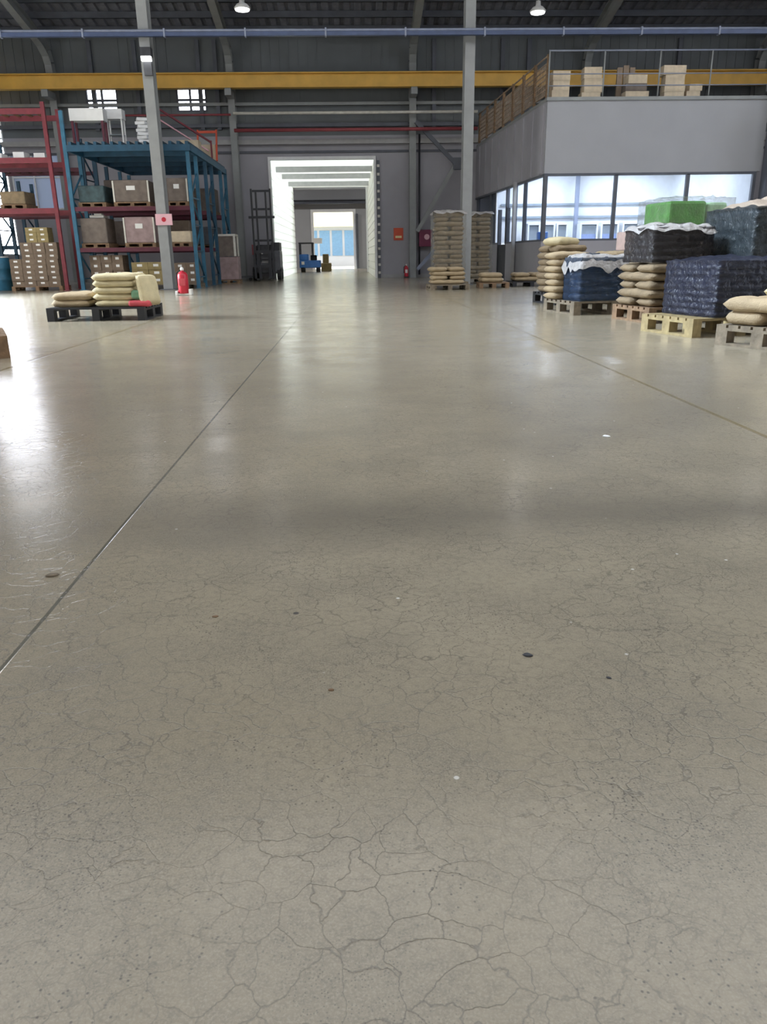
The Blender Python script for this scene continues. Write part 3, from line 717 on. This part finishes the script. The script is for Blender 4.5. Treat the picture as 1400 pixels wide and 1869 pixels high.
def wrapped_load(loc, rz, L, W, z0, layers, m, film, label, H=.10, seed=1, cap=None, amp=.02, group=None):
    t = thing('wrapped_sack_load', label, 'wrapped load', (loc[0], loc[1], z0), rz, group)
    z1 = sack_layers(None, 0, 0, L, W, layers, m, H, parent=t, seed=seed)
    me = film_mesh(L, W, .0, z1 + .02, seed, amp, LH=H, lay=.012); me.materials.append(M[film]); link('stretch_film', me, None, t)
    if cap:
        b = MB(); n = 18
        for i in range(n+1):
            for j in range(n+1):
                u, v = i/n, j/n; x = -.062 + u*(L+.124); y = -.062 + v*(W+.124)
                q = noise.noise(Vector((x*6, y*6, seed)))
                ed = max(abs(u-.5), abs(v-.5))*2
                drop = 0 if ed < .86 else -(ed-.86)/.14*(cap*(.6 + 1.2*abs(noise.noise(Vector((math.atan2(v-.5, u-.5)*1.7, seed, 2))))))
                b.v.append(Vector((x, y, z1 + .05 + q*.05 + drop)))
        for i in range(n):
            for j in range(n): k = i*(n+1)+j; b.f.append((k, k+n+1, k+n+2, k+1))
        o = b.build('top_cover', 'film_milky' if film != 'film_brown' else 'film_brown', t, smooth=True)
    return t, z0 + z1

# ================================================================ RIGHT GROUP OF PALLETS
PH = .18
# P1: near corner (2.99, 10.57)
P1 = (2.99, 10.57); a1 = R(10)
make_pallet(1.2, 1.0, PH, 'wood_grey', 'weathered wooden pallet under the blue wrapped load, nearest the office door', (*P1, 0), a1)
c = frame_pt(P1, a1, .10, .03)
wrapped_load(c, a1, .62, .46, PH, 6, 'sack_blue', 'film_blue', 'blue wrapped load with crumpled white cover on the weathered pallet', .098, 3, cap=.24)
sack_layers(frame_pt(P1, a1, -.06, .54), a1, PH, .60, .44, 7, 'sack_beige', .098, 'beige sack in the stack behind the blue wrapped load', 'sacks behind the blue wrapped load', seed=4, nx=1)
sack_layers(frame_pt(P1, a1, .79, .05), a1, PH, .44, .9, 5, 'sack_brown', .105, 'brown sack in the slumped stack right of the blue wrapped load', 'sacks right of the blue wrapped load', seed=14, nx=1)
# P5: brown sacks with black load on top
P5 = (3.47, 9.12); a5 = R(9)
make_pallet(.88, .9, PH, 'wood_brown', 'brown wooden pallet under the brown sacks and black wrapped load', (*P5, 0), a5)
z = sack_layers(frame_pt(P5, a5, .0, .02), a5, PH, .86, .86, 5, 'sack_brown', .105, 'brown paper sack under the black wrapped load', 'brown sacks under the black load', seed=6, jitter=.035)
tz = z
wrapped_load(frame_pt(P5, a5, .05, .1), a5, .70, .62, tz+.02, 5, 'sack_black', 'film_dark', 'black wrapped load with loose grey film on top of brown sacks', .08, 7, cap=.10)
# P2: yellow pallet, navy sacks
P2 = (3.3, 7.5); a2 = R(14)
make_pallet(1.15, .85, PH, 'wood_pale', 'yellowish wooden pallet under the navy wrapped sacks', (*P2, 0), a2)
wrapped_load(frame_pt(P2, a2, .26, .02), a2, .86, .78, PH, 9, 'sack_navy', 'film_navy', 'navy blue wrapped sacks on the yellowish pallet', .062, 9, cap=None)
# P4 slate tall load
P4 = (4.48, 8.85); a4 = R(8)
make_pallet(1.1, 1.0, PH, 'wood_brown', 'wooden pallet hidden behind the navy sacks under the tall dark load', (*P4, 0), a4)
t4, z4 = wrapped_load(frame_pt(P4, a4, .02, .02), a4, 1.02, .92, PH, 10, 'sack_slate', 'film_slate', 'tall dark grey wrapped sack load at the right edge behind navy sacks', .115, 11, cap=None)
mb_ = MB(); n_ = 20
for i in range(n_+1):
    for j in range(n_+1):
        u, v = i/n_, j/n_; q = noise.noise(Vector((u*3.5, v*3.5, 5.5))); q2 = noise.noise(Vector((u*9, v*9, 1.5)))
        e = max(0, math.sin(math.pi*u))**.5*max(0, math.sin(math.pi*v))**.5
        mb_.v.append(Vector((.02+u*1.0, .02+v*.9, e*(.14 + .10*q + .04*q2))))
for i in range(n_):
    for j in range(n_): k = i*(n_+1)+j; mb_.f.append((k, k+n_+1, k+n_+2, k+1))
o = mb_.build('brown_paper_cover', 'cover_brown', t4, (0, 0, z4-PH+.01), smooth=True)
# P3 front beige sacks
P3 = (3.62, 6.15); a3 = R(25)
make_pallet(1.1, .85, PH, 'wood_grey', 'dark wooden pallet under beige sacks at the right edge, nearest the camera', (*P3, 0), a3)
z3 = sack_layers(frame_pt(P3, a3, .0, .0), a3, PH, 1.08, .84, 2, 'sack_beige', .125, 'large beige sack in the lower layer on the nearest right pallet', 'beige sacks on the nearest right pallet', seed=15,
            toplabel='large beige sack in the top layer on the nearest right pallet')
X, Y = frame_pt(P3, a3, .5, .42)
sack('sack_cream', .7, .45, .12, (X, Y, z3-.002), a3+.3, None, 'pale cream sack lying uppermost on the nearest right pallet', None, seed=1)
# P6 green load
P6 = (4.68, 11.9); a6 = R(6)
make_pallet(1.0, .9, PH, 'wood_brown', 'wooden pallet under the green wrapped load', (*P6, 0), a6)
t = thing('green_wrapped_load', 'bright green wrapped load with clear film standing behind black load', 'wrapped load', (*P6, PH), a6)
MB().box(.05, .95, .05, .85, 0, .95).build('cartons', 'sack_pink', t, bevel=.03)
MB().box(.04, .62, .04, .86, .952, 1.33).build('green_box', 'green_wrap', t, bevel=.04)
MB().box(.64, .96, .05, .85, .952, 1.31).build('pale_box', 'green_pale', t, bevel=.04)
me = film_mesh(1.0, .9, 0, 1.37, 21, .02); me.materials.append(M['film']); link('stretch_film', me, None, t)
# P8 sacks at back left
P8 = (3.3, 12.8); a8 = R(8)
make_pallet(1.1, 1.0, PH, 'plastic_black', 'black pallet under beige sacks behind the blue wrapped load', (*P8, 0), a8)
z8 = sack_layers(frame_pt(P8, a8, .0, .0), a8, PH, .55, .95, 7, 'sack_brown', .115, 'dull brown sack in the tall leaning stack behind the blue wrapped load', 'leaning brown sacks', seed=18)
sack_layers(frame_pt(P8, a8, .56, .0), a8, PH, .55, .95, 6, 'sack_beige', .11, 'beige sack in the even stack behind the blue wrapped load', 'even beige stack', seed=19)
X, Y = frame_pt(P8, a8, .2, .35)
sack('sack_cream', .6, .4, .13, (X, Y, z8-.002), a8+.6, None, 'pale sack lying askew on top of the leaning brown sacks', seed=2)
P7 = (4.4, 13.3); a7 = R(5)
make_pallet(1.1, 1.0, PH, 'wood_brown', 'wooden pallet under sacks and pink box in front of office glass', (*P7, 0), a7)
zz = sack_layers(frame_pt(P7, a7, .0, .0), a7, PH, 1.08, .98, 6, 'sack_beige', .115, 'beige sack in the stack under the pinkish box', 'sacks under the pinkish box', seed=20)
X, Y = frame_pt(P7, a7, .58, .4)
t = thing('pink_box', 'pale pink carton with dark opening on top of beige sacks', 'carton', (X, Y, zz+.02), a7)
MB().box(-.3, .3, -.25, .25, 0, .30).build('body', 'sack_pink', t, bevel=.015); MB().box(-.27, -.02, -.262, -.25, .05, .2).build('opening', 'wood_brown', t)

# ---------------------------------------------------------------- middle distance stacks by the column
Q1 = (2.08, 20.3)
make_pallet(.9, .9, .15, 'wood_grey', 'wooden pallet under the tall clear-wrapped sacks left of column', (*Q1, 0), 0)
wrapped_load((Q1[0]+.05, Q1[1]+.05), 0, .74, .8, .15, 15, 'sack_brown', 'film', 'tall clear-wrapped brown sack load just left of the right column', .12, 31, cap=.1)
Q2 = (3.3, 23.3)
make_pallet(.95, .9, .15, 'wood_grey', 'wooden pallet behind the right column', (*Q2, 0), 0)
wrapped_load((Q2[0]+.02, Q2[1]+.05), 0, .75, .8, .15, 16, 'sack_brown', 'film', 'tall clear-wrapped brown sack load partly hidden behind the right column', .12, 33, cap=.1)
Q0 = (1.9, 19.1)
make_pallet(.95, .8, .13, 'wood_grey', 'low wooden pallet with beige sacks in front of tall wrapped load', (*Q0, 0), .05)
sack_layers((1.92, 19.12), .05, .13, .85, .75, 4, 'sack_beige', .105, 'beige sack on the low pallet in front of the tall wrapped load', 'sacks before the tall wrapped load', seed=41)
Q3 = (3.2, 19.9)
make_pallet(.75, .8, .13, 'wood_brown', 'small brown pallet with loose sacks just right of the column', (*Q3, 0), -.06)
sack_layers((3.22, 19.9), -.06, .13, .6, .75, 2, 'sack_beige', .12, 'beige sack heaped just right of the right column', 'sacks right of the column', seed=42, nx=1)
Q4 = (4.15, 20.4)
make_pallet(1.0, .9, .13, 'plastic_black', 'dark pallet with two layers of sacks along the office side', (*Q4, 0), 0)
sack_layers((4.2, 20.45), 0, .13, .85, .8, 2, 'sack_beige', .11, 'beige sack on the dark pallet beside the office side wall', 'sacks beside the office wall', seed=43)

# ================================================================ LEFT BLACK PALLET WITH SACKS
L1 = (-4.2, 11.05); al = R(-1)
make_pallet(1.34, 1.0, PH, 'plastic_black', 'black plastic pallet carrying cream sacks on the left of the floor', (*L1, 0), al)
sack_layers(frame_pt(L1, al, .04, .05), al, PH, .56, .8, 2, 'sack_beige', .10, 'beige sack in the low left stack on the black plastic pallet', 'low left stack on the black pallet', seed=51, nx=1, jitter=.01,
            toplabel='top beige sack of the low left stack on the black plastic pallet')
sack_layers(frame_pt(L1, al, .62, .05), al, PH, .60, .8, 5, 'sack_cream', .094, 'cream sack in the tall right stack on the black plastic pallet', 'tall right stack on the black pallet', seed=52, nx=1, jitter=.012)
t = thing('printed_sack', 'cream sack with red and green print slumped on the black pallet\'s right end', 'sack', (*frame_pt(L1, al, 1.28, .22), PH), al)
me = sack_mesh(.42, .34, .13, 3); me.materials.append(M['sack_cream'])
o = link('bag', me, None, t, (.04, 0, .20)); o.rotation_euler = (0, R(78), R(-35))
MB().box(-.12, .10, -.16, -.05, .10, .22).build('green_print', 'print_green', t, bevel=.03)
MB().box(-.16, .14, -.20, -.02, .0, .085).build('red_print', 'print_red', t, bevel=.03)
for k, (px, py) in enumerate(((.02, 0), (.15, .2))):
    pass
make_pallet(1.1, 1.0, .19, 'wood_brown', 'brown wooden pallet cut off by the left edge of the view', (-3.98, 6.43, 0), R(25))
# cylinders on a white stand: extinguishers by the left column
def extinguisher(loc, h, r, label, stand=True):
    t = thing('fire_extinguisher', label, 'fire extinguisher', loc)
    b = .04
    MB().lathe([(r*.9, b), (r, b+.03), (r, h*.72), (r*.75, h*.80), (r*.3, h*.85), (r*.28, h*.88)], 20).build('cylinder', 'red_paint', t, smooth=True)
    MB().lathe([(r*.32, h*.88), (r*.36, h*.94), (r*.2, h)], 12).build('valve', 'label_white', t, smooth=True)
    MB().tube((0, 0, h*.93), (-r*1.1, -.02, h*.80), .012, 8).tube((-r*1.1, -.02, h*.80), (-r*1.15, -.02, h*.35), .014, 8).build('hose', 'black_rubber', t)
    MB().box(-r*.55, r*.55, -r*1.02, -r*.8, h*.35, h*.6).build('label', 'print_red' if stand else 'label_white', t)
    if stand:
        MB().box(-r*1.5, -r*1.05, -.1, .1, 0, .10).build('stand_foot', 'label_white', t, bevel=.01)
        MB().box(r*1.05, r*1.6, -.1, .1, 0, .14).build('stand_foot', 'label_white', t, bevel=.01)
        MB().box(-r*1.2, r*1.2, -.08, .08, .01, .04).build('stand_base', 'label_white', t)
    else: MB().box(-r, r, -r, r, 0, .04).build('stand_base', 'black_rubber', t)
    return t
extinguisher((-3.87, 18.6, 0), .62, .12, 'large red fire extinguisher with white top standing on floor by left column')
extinguisher((2.1, 30.5, 0), .5, .08, 'small dark red extinguisher on the floor at the back wall', False)
# signs and hydrant on the back wall
t = thing('warning_sign', 'orange red sign on the back wall right of the white doorway', 'sign', (1.84, BW-.02, 1.36))
pn = MB().box(-.18, .18, -.02, .02, 0, .44).build('panel', 'orange_sign', t); MB().box(-.12, .12, -.025, -.02, .08, .16).build('text_band', 'cream', pn)
t = thing('hose_cabinet', 'dark purple red hose cabinet with white disc on the back wall', 'hose cabinet', (2.85, BW-.25, 1.12))
pn = MB().box(-.25, .25, -.12, .23, 0, .6).build('cabinet', 'purple_red', t, bevel=.01)
MB().tube((.04, -.14, .34), (.04, -.12, .34), .10, 20).build('disc', 'pink_sign', pn)

# ================================================================ RACKS
def rack(x0, x1, Y, depth, levels, top, cu, cb, label, beam_h=.11, left_top=None, braces=True):
    t = thing('pallet_rack', label, 'pallet rack', (x0, Y, 0)); W = x1 - x0
    for x in (0, W):
        for y in (0, depth): MB().box(x-.05, x+.05, y-.04, y+.04, 0.01, left_top if (left_top and x == 0) else top).box(x-.09, x+.09, y-.08, y+.08, 0, .012).build('upright', cu, t)
        z = .3; s = 0; br = MB()
        while z + .7 < top:
            a, c = (0, depth) if s else (depth, 0)
            br.bar((x, a, z), (x, c, z+.7), .04, .03); br.bar((x, 0, z), (x, depth, z), .04, .03); z += .7; s ^= 1
        if braces: br.build('brace', cu, t)
    for z in levels:
        for y in (0, depth): MB().box(.05, W-.05, y-.025, y+.025, z-beam_h, z).build('beam', cb, t)
        dk = MB(); q = .12
        while q < W-.15: dk.box(q, q+.1, 0.03, depth-.03, z-.035, z-.005); q += .32
        dk.build('deck', 'wood_brown', t)
    return t
rack(-7.55, -4.32, 22.85, 1.1, (1.12, 2.18), 3.55, 'rack_blue_light', 'rack_maroon', 'blue pallet rack with maroon beams, front row behind the left column', left_top=4.55)
rack(-7.55, -4.3, 25.3, 1.1, (1.12, 2.18), 3.55, 'rack_blue', 'rack_maroon', 'blue pallet rack with maroon beams, second row back')
rack(-7.55, -4.26, 27.9, 1.1, (1.12, 2.18), 3.55, 'rack_blue_light', 'rack_maroon', 'blue pallet rack, rear row against the back wall')
rack(-11.1, -7.98, 22.8, 1.1, (2.16, 3.42, 4.6), 4.75, 'rack_red', 'rack_red', 'tall red pallet rack at the left edge, front row', .14, None, False)
rack(-10.7, -7.9, 25.3, 1.1, (2.16, 3.42), 4.2, 'rack_blue', 'rack_maroon', 'dark blue pallet rack behind the tall red rack')
rack(-13.6, -10.9, 27.9, 1.1, (1.3, 2.5), 3.3, 'rack_blue', 'rack_blue', 'blue rack in the far left corner before the pale window')
# top platform over the blue racks
t = thing('rack_platform', 'blue steel platform lying across the tops of the blue racks', 'platform', (-7.48, 22.78, 3.55))
for y in (0, 1.15, 2.5, 3.6, 5.1, 6.3): MB().box(0, 3.26, y-.035, y+.035, 0, .16).build('beam', 'rack_blue', t)
for x in (0.02, 3.22): MB().box(x-.02, x+.04, 0, 6.3, .0, .16).build('edge_beam', 'rack_blue_light', t)
for k in range(15): MB().box(.05+k*.22, .13+k*.22, -.02, 6.32, .16, .24).build('joist', 'rack_blue', t)
# ---- loads in racks
def pallet_load(x, y, z, W, D, Hh, m, label, posts=False, pall='wood_brown'):
    t = thing('pallet_load', label, 'pallet load', (x, y, z))
    MB().box(-W/2, W/2, -D/2, D/2, 0, .02).box(-W/2, W/2, -D/2, D/2, .09, .12).box(-W/2, -W/2+.1, -D/2, D/2, .02, .09).box(-.05, .05, -D/2, D/2, .02, .09).box(W/2-.1, W/2, -D/2, D/2, .02, .09).build('base_pallet', pall, t)
    MB().box(-W/2+.02, W/2-.02, -D/2+.02, D/2-.02, .12, Hh).build('goods', m, t, bevel=.03)
    if posts:
        for sx in (-1, 1): MB().box(sx*(W/2-.02)-.02, sx*(W/2-.02)+.02, -D/2-.0, -D/2+.03, .12, Hh-.02).build('edge_strip', 'pipe_white', t)
        MB().box(-W*.12, W*.12, -D/2+.005, -D/2+.018, Hh*.62, Hh*.78).build('label', 'label_white', t)
    return t
pallet_load(-5.96, 23.4, 2.18, .98, .95, .68, 'carton_dim', 'crated grey brown load on the upper shelf left of column', True)
pallet_load(-4.72, 23.4, 2.18, .62, .95, .72, 'carton_dim', 'grey brown load on the upper shelf right of column', True)
pallet_load(-7.05, 23.4, 2.18, .75, .9, .55, 'box_teal', 'dark teal load on the upper shelf at the left end')
pallet_load(-7.1, 23.4, 1.12, .75, .9, .78, 'carton_dim', 'boxed load with white bag on the middle shelf, left')
pallet_load(-5.85, 23.4, 1.12, .85, .9, .80, 'box_mauve', 'pinkish boxed load with pale edge strips on the middle shelf', True)
tag(MB().box(-.2, .2, -.2, .2, 0, .08).box(-.1, .12, -.12, .12, .08, .13).build('white_bag', 'label_white', None, (-7.02, 23.3, 1.9), bevel=.03), 'white bag lying on the boxed load in the middle shelf', 'bag')
pallet_load(-4.75, 23.5, 1.12, .6, .8, .42, 'carton_pale', 'low pale load on the middle shelf right of column')
for k, (x, y, z, W, H, m) in enumerate(((-6.9, 25.8, 2.18, 1.0, .9, 'carton_dim'), (-5.6, 25.8, 2.18, 1.0, .8, 'sack_brown'), (-6.8, 25.8, 1.12, 1.0, .8, 'carton_dim'), (-5.4, 25.8, 1.12, 1.0, .8, 'carton'),
                                     (-5.0, 28.4, 2.18, 1.0, .85, 'carton_dim'), (-5.0, 28.4, 1.12, 1.0, .7, 'machine_grey'), (-6.6, 28.4, 2.18, 1.1, .7, 'carton_dim'))):
    pallet_load(x, y, z, W, .9, H, m, ['dim boxed load in the second rack row, upper left', 'brown load in the second rack row, upper right', 'dim boxed load in the second rack row, middle left', 'brown carton load in the second rack row, middle right',
                                       'dark load in the rear rack row, upper right', 'dark grey load in the rear rack row, middle right', 'dim load in the rear rack row, upper left'][k])
pallet_load(-9.2, 23.4, 2.16, .7, .8, .45, 'sack_brown', 'low heap of brown goods on the red rack shelf')
pallet_load(-4.05, 26.95, .0, .75, .62, .85, 'box_mauve', 'mauve boxed load on the floor at the right side of racks')
t = thing('framed_crate', 'white framed crate stacked at the right side of the blue racks', 'crate', (-4.0, 26.95, .86))
MB().box(-.38, .22, -.33, .33, 0, .62).build('body', 'carton_dim', t)
MB().box(-.42, -.36, -.36, -.33, 0, .68).box(.2, .27, -.36, -.33, 0, .68).box(-.36, .2, -.36, -.33, .62, .68).box(.22, .27, -.33, .36, .62, .68).box(.22, .27, .3, .36, 0, .62).build('frame', 'pipe_white', t)
# ground level carton stacks
ORD = ('first', 'second', 'third', 'fourth', 'fifth')
def carton_wall(x0, y0, z0, nx, nz, sx, sy, sz, body, label, group, seed=0):
    r = random.Random(seed); kind = ('w', sx, sy, sz, body)
    for j in range(nz):
        for i in range(nx):
            lv = 'top' if j == nz-1 else ('bottom' if j == 0 else ORD[j])
            carton(kind, (sx, sy, sz), body, (x0 + i*(sx+.008) + sx/2 + r.uniform(-.004, .004), y0 + sy/2 + r.uniform(0, .03), z0 + j*(sz+.001)), r.uniform(-.01, .01),
                   f'{lv}-row {label}, {ORD[i]} from left', group)
make_pallet(1.42, .7, .12, 'wood_brown', 'pallet under the big pile of brown cartons in the red rack', (-9.6, 23.0, 0), 0)
carton_wall(-9.57, 23.02, .12, 4, 5, .33, .60, .145, 'carton', 'brown carton in the big pile', 'cartons in the big pile', 1)
carton_wall(-9.22, 23.05, .12+.146*5, 3, 3, .33, .50, .145, 'carton', 'brown carton on the narrower upper pile', 'cartons on the upper pile', 2)
carton_wall(-9.02, 23.05, .12+.146*8, 2, 3, .30, .40, .13, 'ochre', 'ochre carton high on the big pile', 'ochre cartons on the big pile', 3)
make_pallet(1.0, .7, .12, 'wood_grey', 'pallet under cartons on the floor, left bay of the blue rack', (-7.4, 23.0, 0), 0)
carton_wall(-7.35, 23.05, .12, 3, 4, .30, .6, .2, 'carton', 'dim carton in the left floor bay of the blue rack', 'cartons in the left bay', 4)
make_pallet(1.0, .7, .12, 'wood_grey', 'pallet under the wide cartons beside the column in the blue rack', (-6.25, 23.0, 0), 0)
carton_wall(-6.2, 23.05, .12, 2, 3, .45, .4, .2, 'ochre', 'wide ochre carton on the floor just left of column', 'wide cartons left of the column', 5)
make_pallet(.75, .7, .12, 'wood_grey', 'pallet under cartons at the right end of blue rack', (-5.05, 23.05, 0), 0)
carton_wall(-5.02, 23.08, .12, 2, 3, .33, .35, .19, 'carton', 'brown carton at the right end of blue rack', 'cartons at the right rack end', 6)
# blue drum and clutter at far left
t = thing('blue_drum', 'blue drum on the floor at the left edge beside the cartons', 'drum', (-10.05, 23.5, 0))
MB().lathe([(.27, 0), (.28, .02), (.28, .28), (.295, .30), (.28, .32), (.28, .58), (.295, .60), (.28, .62), (.28, .88), (.25, .9)], 24).build('body', 'rack_blue_light', t, smooth=True)
MB().lathe([(.26, .9), (.26, .93)], 24).build('lid', 'label_white', t)
# things on top of the racks
PT = 3.80
t = thing('white_shelf_unit', 'empty white shelf frame standing on the rack platform left of column', 'shelf unit', (-6.45, 24.0, PT-.005))
for x in (-.22, .18): MB().box(x, x+.04, -.15, -.11, 0, .75).build('leg', 'white_paint', t); MB().box(x, x+.04, .11, .15, 0, .75).build('leg', 'white_paint', t)
MB().box(-.24, .24, -.17, .17, .70, .95).build('cabinet', 'white_paint', t)
MB().box(-.2, .2, -.13, .13, .3, .32).build('shelf', 'pane_grey', t)
for k in range(8):
    tag(MB().cbox(0, 0, .045, .30+.02*(k % 2), .3, .085).build('white_bundle', 'white_paint', None, (-5.72+.012*(k % 3), 24.0, PT+k*.092), R(18 if k % 2 else -14), bevel=.015),
        f'white bundle in the striped stack on the rack platform, {["lowest","second","third","fourth","fifth","sixth","seventh","highest"][k]}', 'bundle', 'striped white stack')
tag(MB().box(-.45, .45, -.2, .2, 0, .3).build('white_crate', 'white_paint', None, (-7.0, 23.4, 4.36)), 'white crate on the high end of the red rack beside the blue rack', 'crate')
t = thing('crate_stand', 'maroon stand holding the white crate above the rack platform', 'stand', (-7.0, 23.4, PT-.01))
for x in (-.4, .4):
    for y in (-.15, .15): MB().box(x-.03, x+.03, y-.03, y+.03, 0, .57).build('leg', 'rack_maroon', t)
for k, X in enumerate((-10.4, -9.95, -9.5, -8.9, -8.35)):
    tag(MB().box(-.15, .15, -.2, .2, 0, .14+.03*(k % 2)).build('white_box', 'white_paint', None, (X, 23.3, 3.42+.01), bevel=.01), f'small white box on the top red shelf, {["leftmost","second from left","middle one","second from right","rightmost"][k]}', 'box', 'white boxes on the red rack')
# orange wooden crate and ladder-like stand at the right back of the platform
t = thing('orange_trolley', 'orange red folded frame with pale cartons on the right rear of the rack platform', 'trolley', (-4.55, 27.6, PT-.005))
for x in (-.3, .3): MB().bar((x, -.2, 0), (x, .1, .95), .05, .05).build('frame', 'orange_sign', t)
MB().box(-.3, .3, .02, .07, .85, .92).build('crossbar', 'orange_sign', t)
MB().box(-.25, .25, -.1, .25, 0.0, .5).build('carton', 'carton_pale', t)
tag(MB().box(-.3, .3, -.25, .25, 0, .35).build('carton', 'carton_pale', None, (-4.75, 25.6, PT)), 'pale open carton on the platform, right of the left column', 'carton')
t = thing('conveyor_guard', 'dull red pipe guard rail leaning down over the platform right side', 'guard rail', (-5.9, 26.2, PT-.005))
MB().bar((0, 0, 1.45), (1.5, 1.2, .55), .05, .05).build('rail', 'rack_red', t); MB().bar((0, 0, 1.15), (1.4, 1.2, .3), .04, .04).build('rail', 'pink_sign', t)
MB().bar((0, 0, 0), (0, 0, 1.5), .05, .05).build('post', 'rack_red', t); MB().bar((1.5, 1.2, 0), (1.5, 1.2, .6), .05, .05).build('post', 'rack_red', t)

# ================================================================ FORKLIFT
t = thing('forklift', 'dark forklift with tall open mast parked left of the white doorway', 'forklift', (-3.08, 29.35, 0))
for sx in (-.40, -.24, .10, .26):
    MB().box(sx, sx+.06, -.06, .06, .08, 3.1 if abs(sx+.07) > .25 else 3.0).build('mast_rail', 'machine_dark', t)
for z in (.7, 1.35, 2.4, 3.0): MB().box(-.34, .28, .06, .10, z, z+.07).build('mast_tie', 'machine_dark', t)
MB().box(-.50, .42, -.12, -.06, 2.12, 2.20).build('crossbar', 'machine_dark', t)
MB().box(-.36, .28, -.10, -.06, .45, .55).box(-.36, .28, -.10, -.06, .95, 1.05).box(-.3, -.24, -.1, -.06, .55, .95).box(.16, .22, -.1, -.06, .55, .95).build('carriage', 'machine_dark', t)
for sx in (-.24, .14): MB().box(sx, sx+.1, -.92, -.06, .05, .09).box(sx, sx+.1, -.12, -.08, .05, .55).build('fork', 'machine_dark', t)
bd = MB().box(-.45, .52, .15, 1.2, .25, 1.05).box(-.35, .45, .5, 1.3, 1.0, 1.25).build('body', 'machine_grey', t, bevel=.05)
MB().box(-.15, .2, .13, .15, .62, .78).build('front_panel', 'steel_light', bd)
MB().tube((-.12, .1, .98), (-.12, .16, .98), .05, 14).build('headlamp', 'chrome', bd)
MB().box(-.48, -.36, .12, .25, .9, 1.25).build('indicator', 'pipe_red', bd)
for x in (-.42, .46):
    for y in (.3, 1.15): MB().bar((x, y, 1.0), (x, y, 1.22), .06, .06).build('guard_pillar', 'machine_dark', t)
MB().box(.2, .5, .3, 1.2, 1.05, 1.32).build('cowl', 'machine_dark', t)
for sx in (-.5, .38):
    for sy in (.35, 1.05): MB().tube((sx, sy, .24), (sx+.14, sy, .24), .24, 18).build('wheel', 'black_rubber', t, smooth=False)
# pallet jack on the floor left of the forklift
t = thing('pallet_jack', 'low grey hand pallet jack lying left of the forklift', 'pallet jack', (-4.25, 30.1, 0), R(0))
for y in (-.22, .06): MB().box(-.1, .62, y, y+.14, .1, .16).build('fork', 'machine_grey', t)
MB().box(-.28, -.1, -.2, .18, .04, .3).build('pump_body', 'machine_dark', t, bevel=.02)
MB().bar((-.2, 0, .3), (-.42, 0, .75), .04, .04).box(-.50, -.38, -.15, .15, .74, .78).build('handle', 'machine_dark', t)
for q in (-.15, .13): MB().tube((-.2, q-.03, .08), (-.2, q+.03, .08), .08, 14).tube((.5, q-.03, .05), (.5, q+.03, .05), .05, 12).build('wheel', 'black_rubber', t)
# small debris on the foreground floor
r = random.Random(2)
def debris(x, y, s, m, label):
    b = MB(); n = 9
    b.lathe([(s*.6, 0), (s, s*.15), (s*.7, s*.45), (s*.2, s*.55)], n)
    for v in b.v: v.x *= 1.5; v += Vector((noise.noise(v*200)*s*.2, noise.noise(v*150)*s*.2, 0))
    tag(b.build('floor_debris', m, None, (x, y, 0), r.uniform(0, 3), True), label, 'debris')
debris(0.35, 1.42, 0.0075, 'machine_dark', 'small black speck of debris on the right foreground floor')
debris(-0.06, 1.31, 0.0045, 'wood_brown', 'tiny dark brown chip on the floor in the middle foreground')
debris(-0.34, 1.65, 0.0055, 'wood_brown', 'tiny brown chip on the left foreground floor near the dark joint')
debris(-0.82, 1.93, 0.012, 'wood_grey', 'thin greyish splinter on the floor left of the dark joint')
debris(0.49, 1.32, 0.004, 'machine_dark', 'tiny black grit lying below right of the black speck')
debris(1.15, 3.4, 0.014, 'label_white', 'small white scrap on the floor right of centre near yellow joint')
